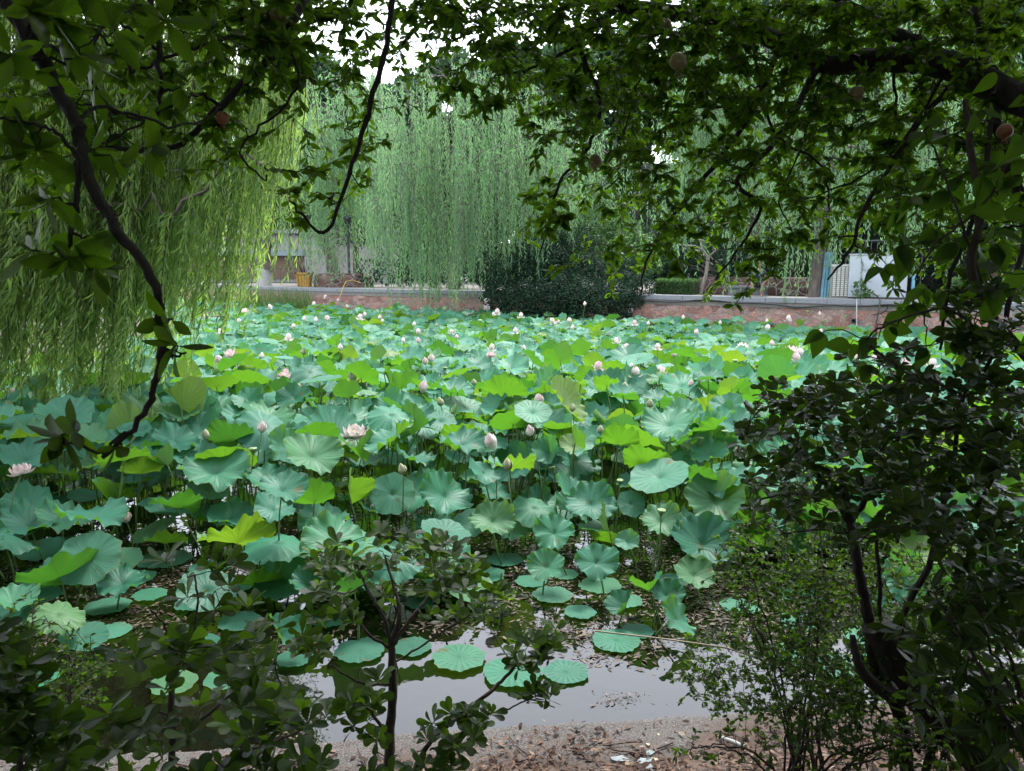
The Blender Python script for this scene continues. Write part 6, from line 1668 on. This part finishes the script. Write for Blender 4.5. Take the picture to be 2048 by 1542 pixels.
# central shrub
t_ = ell(800, 1135, 160, 66, 46, 3.05, .3) + ell(700, 1180, 80, 60, 12, 2.9, .2) + ell(905, 1140, 60, 50, 8, 3.0, .2) + ell(880, 1225, 110, 50, 12, 2.9, .2) + ell(660, 1290, 90, 60, 14, 2.75, .2) + ell(950, 1215, 60, 50, 6, 2.95, .15) + ell(720, 1420, 90, 80, 18, 2.6, .2) + ell(640, 1110, 60, 40, 6, 3.0, .2)
whorl_shrub('pittosporum_shrub', 'central shrub with upright brown stem, its round-leaved crown in front of the lotus', (P(775, 1600, 2.75)[0], 2.75, 0),
            [([None, (778, 1540, 2.75), (785, 1400, 2.78), (782, 1290, 2.8)], .021, .015), ([(782, 1290, 2.8), (765, 1230, 2.82), (735, 1180, 2.88), (715, 1130, 2.95)], .009, .004), ([(782, 1290, 2.8), (800, 1230, 2.85), (790, 1180, 2.9), (770, 1110, 3.0)], .011, .004), ([(785, 1290, 2.8), (820, 1240, 2.85), (850, 1200, 2.9), (900, 1130, 3.0)], .010, .004),
             ([(782, 1295, 2.8), (740, 1270, 2.8), (700, 1215, 2.85), (650, 1200, 2.9)], .007, .003), ([(785, 1370, 2.78), (720, 1365, 2.7), (660, 1330, 2.7)], .006, .003), ([(784, 1330, 2.8), (860, 1280, 2.85), (940, 1230, 2.9)], .005, .003), ([(780, 1480, 2.75), (740, 1420, 2.65), (700, 1400, 2.6)], .008, .003)],
            t_, M_pit, .074, keep=.85, nwh=(5, 8))
# the low branch right of it
t_ = ell(1055, 1310, 60, 36, 12, 2.85, .12) + ell(1110, 1290, 30, 26, 4, 2.9, .1) + ell(950, 1440, 50, 30, 6, 2.7, .1) + ell(905, 1470, 60, 40, 7, 2.65, .1) + ell(1090, 1410, 50, 26, 5, 2.75, .1) + ell(880, 1320, 50, 30, 0, 2.8, .1) + ell(880, 1540, 60, 26, 6, 2.6, .1)
whorl_shrub('pittosporum_shrub', 'slender shrub stem leaning right over the kerb, whorls hanging above the bright water', (P(812, 1600, 2.62)[0], 2.62, 0),
            [([None, (830, 1542, 2.65), (905, 1440, 2.7), (985, 1380, 2.75), (1028, 1335, 2.8)], .011, .006), ([(1028, 1335, 2.8), (1070, 1310, 2.85), (1110, 1290, 2.9)], .004, .002), ([(905, 1440, 2.7), (1010, 1420, 2.72), (1060, 1400, 2.75), (1110, 1415, 2.75)], .004, .002), ([(1028, 1335, 2.8), (1000, 1290, 2.85), (975, 1250, 2.9)], .003, .002), ([(860, 1500, 2.66), (910, 1480, 2.65), (950, 1440, 2.68)], .004, .002)],
            t_, M_pit, .078, nwh=(5, 8))
# left front shrub
t_ = ell(395, 1180, 110, 60, 14, 2.3, .15) + ell(400, 1290, 130, 60, 20, 2.2, .2) + ell(300, 1340, 90, 60, 10, 2.1, .15) + ell(480, 1380, 130, 70, 22, 2.25, .2) + ell(560, 1460, 120, 70, 24, 2.3, .2) + ell(240, 1460, 60, 50, 6, 2.0, .1) + ell(420, 1490, 160, 60, 20, 2.1, .2) + ell(520, 1250, 60, 50, 8, 2.4, .1) + ell(640, 1490, 80, 60, 12, 2.4, .2)
whorl_shrub('pittosporum_shrub', 'left front shrub with thin forked stem and large dark leaf whorls before the shady water', (P(345, 1700, 2.1)[0], 2.1, 0),
            [([None, (345, 1600, 2.12), (345, 1440, 2.15), (342, 1350, 2.18)], .013, .009), ([(342, 1350, 2.18), (380, 1290, 2.2), (395, 1220, 2.25), (390, 1150, 2.3)], .006, .003), ([(342, 1350, 2.18), (335, 1300, 2.2), (330, 1250, 2.2), (300, 1220, 2.2)], .005, .003), ([(345, 1480, 2.15), (450, 1400, 2.25), (520, 1320, 2.3)], .006, .003), ([None, (420, 1560, 2.1), (560, 1480, 2.3), (640, 1440, 2.4)], .008, .003), ([(345, 1430, 2.15), (280, 1420, 2.05), (230, 1440, 2.0)], .004, .002)],
            t_, M_pit, .090, keep=.38, nwh=(5, 8), extra=2)
# bottom left corner shrub
t_ = ell(20, 1390, 50, 60, 8, 1.6, .1) + ell(60, 1480, 80, 50, 12, 1.6, .12) + ell(110, 1530, 70, 30, 6, 1.6, .1) + ell(-40, 1300, 60, 60, 8, 1.7, .1) + ell(10, 1270, 40, 40, 4, 1.75, .1)
whorl_shrub('pittosporum_shrub', 'large near leaf whorls filling the bottom left corner', (P(0, 1800, 1.55)[0], 1.5, 0),
            [([None, (20, 1650, 1.58), (40, 1540, 1.6), (30, 1450, 1.6)], .010, .005), ([(40, 1540, 1.6), (80, 1500, 1.6), (100, 1470, 1.62)], .004, .002), ([(30, 1450, 1.6), (0, 1370, 1.65), (-20, 1290, 1.7)], .004, .002)],
            t_, M_pit, .07)
# bottom edge fillers between left and centre
t_ = ell(600, 1560, 240, 40, 30, 2.1, .2) + ell(260, 1560, 180, 24, 10, 1.9, .1)
whorl_shrub('pittosporum_shrub', 'low row of dark leaf whorls along the bottom edge left of the central stem', (P(520, 1800, 2.05)[0], 2.0, 0), [([None, (520, 1640, 2.05), (560, 1580, 2.1)], .01, .005), ([(520, 1640, 2.05), (400, 1600, 2.0), (260, 1580, 1.9)], .006, .003), ([(520, 1640, 2.05), (680, 1590, 2.1), (800, 1580, 2.1)], .006, .003)], t_, M_pit, .085, keep=.5, nwh=(5, 8))

# ---- big dark shrub on the right
t_ = (ell(1640, 900, 170, 120, 60, 2.65, .3) + ell(1900, 930, 180, 190, 110, 2.35, .35) + ell(1780, 1010, 150, 80, 30, 2.5, .3) + ell(2000, 1160, 90, 130, 60, 2.1, .2) + ell(1600, 800, 110, 40, 26, 2.7, .25) + ell(1560, 880, 80, 80, 26, 2.6, .25) + ell(1720, 840, 150, 70, 48, 2.6, .3) + ell(1880, 860, 170, 110, 80, 2.4, .3) + ell(1540, 1010, 70, 60, 14, 2.6, .2) + ell(1640, 980, 110, 70, 26, 2.6, .3)
      + ell(1930, 1010, 130, 110, 60, 2.2, .3) + ell(1760, 720, 60, 30, 8, 2.6, .2) + ell(1880, 720, 160, 60, 40, 2.3, .2) + ell(1980, 800, 100, 160, 50, 2.1, .2) + ell(1790, 1060, 120, 60, 10, 2.5, .2) + ell(1500, 830, 40, 50, 8, 2.7, .1) + ell(2000, 620, 80, 80, 24, 2.2, .2))
whorl_shrub('photinia_shrub', 'big dark shrub on the right with several stems, hiding the lotus behind it', (P(1790, 1540, 2.9)[0], 2.75, 0),
            [([None, (1800, 1430, 2.8), (1750, 1330, 2.78), (1735, 1220, 2.76), (1715, 1130, 2.74), (1700, 1050, 2.72), (1690, 990, 2.7)], 0.030, .013), ([(1700, 1050, 2.72), (1660, 980, 2.7), (1600, 900, 2.7), (1560, 840, 2.7)], .012, .004), ([(1700, 1050, 2.72), (1740, 980, 2.7), (1800, 870, 2.6), (1790, 790, 2.6)], .014, .004),
             ([(1750, 1330, 2.78), (1760, 1200, 2.7), (1755, 1080, 2.65), (1790, 950, 2.6)], .010, .005), ([None, (1880, 1400, 2.6), (1800, 1270, 2.5), (1860, 1120, 2.45), (1900, 960, 2.4), (1920, 820, 2.3)], .016, .006), ([(1860, 1120, 2.45), (1960, 1000, 2.3), (2040, 860, 2.2)], .010, .004), ([(1690, 990, 2.7), (1600, 985, 2.65), (1510, 1000, 2.6)], .007, .003), ([(1755, 1080, 2.65), (1640, 1060, 2.65), (1560, 1070, 2.6)], .005, .003), ([(1920, 820, 2.3), (1960, 700, 2.25), (2000, 600, 2.2)], .006, .003)],
            t_, M_dark, .06, keep=.62, nwh=(5, 9), up=.0, bark=M_bark, extra=4)
# slanting dark trunk at the right edge
b = np.array([P(2150, 1542, 2.5)[0], 2.5, 0]); b[2] = bank_z(b[0], b[1])
r = thing('leaning_trunk', 'black leaning trunk with sawn limbs in the shade at the lower right', 'tree', tuple(b))
m = Mesh(); s = Skel(m); s.limb([b + [0, 0, -.1], P(1960, 1500, 2.6), P(1880, 1420, 2.65), P(1800, 1330, 2.7), P(1750, 1250, 2.72)], .10, .05, 12, .004); rel(m, b).obj('trunk', M_bark, r)
m = Mesh(); s.limb(PP((1850, 1400, 2.66), (1780, 1390, 2.6), (1730, 1350, 2.6), (1712, 1310, 2.6), (1705, 1270, 2.62)), .03, .010, 9, .002, mesh=m); s.limb(PP((2200, 1330, 2.4), (2048, 1270, 2.5), (1960, 1200, 2.55), (1920, 1140, 2.6)), .045, .03, 9, .003, mesh=m); rel(m, b).obj('limb', M_bark, r)

# ---- fine small-leaved shrubs
def fine_shrub(name, label, root, targets, mat, size, nl, bark=M_twig, stems=5, arch=.25, tmpl=T_OVA, rz=.004):
    root = np.array(root, float); root[2] = bank_z(root[0], root[1])
    r = thing(name, label, 'shrub', tuple(root)); mt = Mesh(); ml = Mesh(); s = Skel(mt)
    for k in range(stems):
        q = P(*random.choice(targets)); b = root + [random.gauss(0, .06), random.gauss(0, .05), -.04]
        s.limb([b, b * .6 + q * .4 + [0, 0, .12], b * .25 + q * .75 + [0, 0, .08], q], rz * 1.5, rz * .5, 5, .004)
    for t in sorted(targets, key=lambda a: s.near(P(*a))[2]):
        q = P(*t); c = twig_to(s, mt, q, .002, arch, .006)
        if c is None: continue
        e = c[-1] + np.array([random.gauss(0, .06), random.gauss(0, .06), random.gauss(-.01, .04)]); c = np.vstack([c[-3:], (c[-1] + e) / 2 + [0, 0, .012], e])
        tube(mt, c, .0013, 4, cap=False)
        leafy(ml, tmpl, c, nl, size, .1, 3, .05, hang=.1)
    rel(mt, root).obj('stems', bark, r); rel(ml, root).obj('foliage', mat, r); return r
t_ = ell(1510, 1120, 80, 80, 70, 3.2, .25) + ell(1440, 1370, 70, 60, 44, 3.2, .2) + ell(1580, 1240, 120, 110, 170, 3.1, .35) + ell(1620, 1390, 140, 80, 150, 2.95, .3) + ell(1700, 1300, 130, 120, 110, 2.9, .3) + ell(1750, 1450, 150, 60, 50, 2.7, .2) + ell(1440, 1290, 60, 20, 12, 3.3, .1) + ell(1640, 1130, 110, 90, 60, 3.1, .3) + ell(1400, 1350, 50, 30, 14, 3.25, .1)
fine_shrub('privet_shrub', 'small-leaved twiggy shrub spilling over the water between kerb and right dark shrub', (1.3, 3.15, 0), t_, M_privet, .024, 12, stems=16)
t_ = ell(1850, 1210, 180, 120, 130, 3.2, .3) + ell(1930, 1350, 150, 100, 110, 2.9, .3) + ell(1900, 1470, 150, 70, 50, 2.5, .2) + ell(1800, 1130, 120, 60, 30, 3.3, .2)
fine_shrub('privet_shrub', 'small-leaved bush in deep shade behind the black leaning trunk', (1.95, 3.1, 0), t_, M_privet, .026, 12, stems=12)
t_ = ell(80, 1320, 120, 50, 40, 2.9, .2) + ell(170, 1370, 60, 60, 26, 2.9, .2) + ell(90, 1480, 100, 60, 34, 2.7, .2) + ell(60, 1230, 60, 40, 8, 2.8, .2) + ell(200, 1500, 60, 40, 12, 2.8, .1)
fine_shrub('privet_shrub', 'light green trailing sprigs over the pale stone at the bottom left', (-1.75, 2.75, 0), t_, M_privet, .022, 11, stems=10)
t_ = ell(1930, 1330, 130, 100, 34, 2.1, .15) + ell(1960, 1200, 100, 70, 16, 2.1, .15) + ell(1980, 1460, 90, 70, 18, 2.0, .15)
fine_shrub('laurel_shrub', 'glossy long-leaved shrub at the lower right corner in deep shade', (1.55, 1.85, 0), t_, M_dark, .075, 6, stems=8, tmpl=T_POM, rz=.006)
t_ = ell(1480, 1500, 110, 36, 16, 3.0, .1) + ell(1700, 1500, 150, 40, 20, 2.7, .1) + ell(1850, 1500, 100, 40, 10, 2.6, .1)
fine_shrub('ground_sprigs', 'low green sprigs rising from the leaf litter at the bottom right', (1.15, 2.75, 0), t_, M_privet, .03, 6, stems=10)
t_ = ell(60, 985, 90, 60, 10, 4.6, .3) + ell(150, 930, 80, 40, 6, 4.6, .2)

# a pale arching stem over the water at the right
m = Mesh(); tube(m, PP((1190, 1262, 3.3), (1330, 1278, 3.2), (1450, 1295, 3.1), (1560, 1330, 3.0), (1640, 1370, 2.9), (1700, 1440, 2.85)), .0035, 6)
m.obj('dry_stem', plainmat('dry_stem', (.28, .24, .17), .8), label='pale dry stem arching over the water into the small-leaved shrub', cat='stem')

# ---- stones, slab, litter
M_slab = plainmat('concrete_slab', (.17, .16, .15), .9, .35, 40, bump=.6)
c = onz(80, 1480, .2)
m = Mesh(); e = np.array([P(20, 1440, 2.85), P(60, 1412, 2.95), P(110, 1410, 2.97), P(160, 1450, 2.9), P(172, 1540, 2.72), P(60, 1600, 2.55), P(-60, 1560, 2.6)])
e[:, 2] = [.38, .36, .33, .28, .3, .42, .48]
cen = e.mean(0); V = np.vstack([e, cen[None] + [0, 0, .02], e * [1, 1, 0] + (e - cen) * .12 * [1, 1, 0] + [0, 0, -.1]]) - cen; k = len(e)
m.add(V, [[q, (q + 1) % k, k] for q in range(k)]); m.add(V, [[q, k + 1 + q, k + 1 + (q + 1) % k, (q + 1) % k] for q in range(k)])
m.obj('stone_slab', M_slab, label='pale sloping concrete block under sprigs in the bottom left corner', cat='stone', loc=tuple(cen), smooth=False)
M_rock = plainmat('slate_chip', (.17, .2, .21), .7, .3, 30, bump=.5); M_rock2 = plainmat('tan_chip', (.4, .33, .25), .7, .3, 30)
def ground_pt(px, py):
    d = ray(px, py); t = 1.0
    for _ in range(400):
        p = np.array([0, 0, CAMZ]) + d * t
        if p[2] <= bank_z(p[0], p[1]): break
        t += .01
    return p
for px, py, s_, mat, lab in [(1240, 1524, .05, M_rock, 'flat grey-blue stone chip, leftmost of the chips at the bottom edge'), (1288, 1528, .045, M_rock, 'grey-blue angular stone chip between the flat one and the tan one'), (1308, 1522, .032, M_rock2, 'small tan stone chip beside the grey ones'), (1306, 1540, .04, M_rock, 'grey stone chip cut by the bottom edge of the view'), (1296, 1508, .034, M_rock, 'small thin grey chip behind the tan stone'), (1296, 1490, .015, M_rock2, 'tiny pale pebble among the leaf litter'), (1318, 1470, .014, M_rock2, 'tiny pale pebble beside a curled leaf near the kerb')]:
    p = ground_pt(px, py); g = np.random.default_rng(int(px + py)); n = 9
    a = np.sort(g.uniform(0, 6.283, n)); rr = g.uniform(.6, 1.1, n) * s_
    up = np.c_[np.cos(a) * rr, np.sin(a) * rr * .75, np.full(n, s_ * .35) + g.normal(0, s_ * .08, n)]; lo = up * [1.12, 1.12, 0] + [0, 0, -.01]
    V = np.vstack([up, lo, [[0, 0, s_ * .4]]]); m = Mesh(); m.add(V, [[q, (q + 1) % n, 2 * n] for q in range(n)]); m.add(V, [[q, n + q, n + (q + 1) % n, (q + 1) % n] for q in range(n)])
    m.obj('stone', mat, label=lab, cat='stone', loc=tuple(p), smooth=False)
# white weathered stick
p, q = ground_pt(1440, 1482), ground_pt(1488, 1505)
m = Mesh(); tube(m, [p - p + [0, 0, .02], (q - p) * .5 + [0, 0, .028], (q - p) + [0, 0, .03]], [.010, .012, .011], 8); m.obj('stick', M_white, label='short whitish weathered stick lying in the litter below the small-leaved shrub', cat='stick', loc=tuple(p))
# leaf litter on the bank
g = np.random.default_rng(44); n = 26000
x = g.uniform(-3.6, 3.4, n); dd = g.beta(1.3, 1.6, n) * 2.2; dens_ = np.clip(.22 + (dd - .1) * 2.6 + .3 * np.sin(x * 4 + dd * 7), .05, 1)
kp_ = g.random(n) < dens_; x = x[kp_]; dd = dd[kp_]; y = edge_y(x) - dd; z = bank_z(x, y) + g.uniform(.004, .03, len(x))
m = Mesh(); k = len(x)
leaves(m, T_POM, np.c_[x, y, z], np.c_[g.normal(size=(k, 2)), g.normal(0, .18, k)], np.c_[g.normal(0, .35, (k, 2)), np.ones(k)], g.uniform(.012, .055, k) , widen=g.uniform(.35, 1.5, k))
for _ in range(520):
    x0 = g.uniform(-3, 3); y0 = edge_y(x0) - g.uniform(.15, 2); a = g.uniform(0, 3.14); l_ = g.uniform(.05, .22); t = np.linspace(0, 1, 4)[:, None]
    pts = np.c_[x0 + math.cos(a) * l_ * t[:, 0], y0 + math.sin(a) * l_ * t[:, 0] + g.normal(0, .006, 4), 0 * t[:, 0]]; pts[:, 2] = bank_z(pts[:, 0], pts[:, 1]) + .012
    tube(m, pts, g.uniform(.0012, .004), 5, g.random() * .6)
m.obj('leaf_litter', M_litter, label='brown fallen leaves and twigs scattered over the bank', cat='leaf litter', kind='stuff')
# floating dead matter on the pond
g = np.random.default_rng(45); m = Mesh()
cl = [(1180, 1275, .5, 260), (1120, 1255, .35, 120), (1250, 1300, .35, 120), (1440, 1210, .8, 500), (1500, 1250, .6, 400), (1240, 1400, .14, 60), (1040, 1180, .7, 420), (1000, 1120, 1.2, 700), (850, 1180, .9, 420), (170, 1180, .9, 500), (60, 1150, .8, 400), (120, 1260, .6, 420), (300, 1130, .9, 400), (480, 1140, .9, 420), (640, 1150, .8, 350), (620, 1290, .35, 160), (330, 1250, .5, 200), (560, 1480, .2, 60), (880, 1250, .3, 100), (1340, 1100, 1.2, 500), (1200, 1110, 1.2, 500), (700, 1060, 1.6, 600), (300, 1060, 1.6, 600), (1560, 1180, 1.2, 600), (1750, 1200, 1.2, 600), (1900, 1200, 1.2, 500), (40, 1330, .4, 200)]
for px, py, sp, n in cl:
    n = int(n * 1.6)
    c = onz(px, py, 0); pos = np.c_[c[0] + g.normal(0, sp * .55, n), c[1] + g.normal(0, sp * .35, n), g.uniform(.003, .014, n)]
    pos = pos[pos[:, 1] > edge_y(pos[:, 0]) + .02]; k = len(pos)
    leaves(m, T_FAR, pos, np.c_[g.normal(size=(k, 2)), g.normal(0, .06, k)], np.c_[g.normal(0, .15, (k, 2)), np.ones(k)], g.uniform(.012, .06, k) * (1 if sp > .2 else .6), widen=g.uniform(.25, 1.8, k))
m.obj('floating_debris', M_debris, label='brown dead leaves and scum floating between the lotus stalks', cat='debris', kind='stuff')
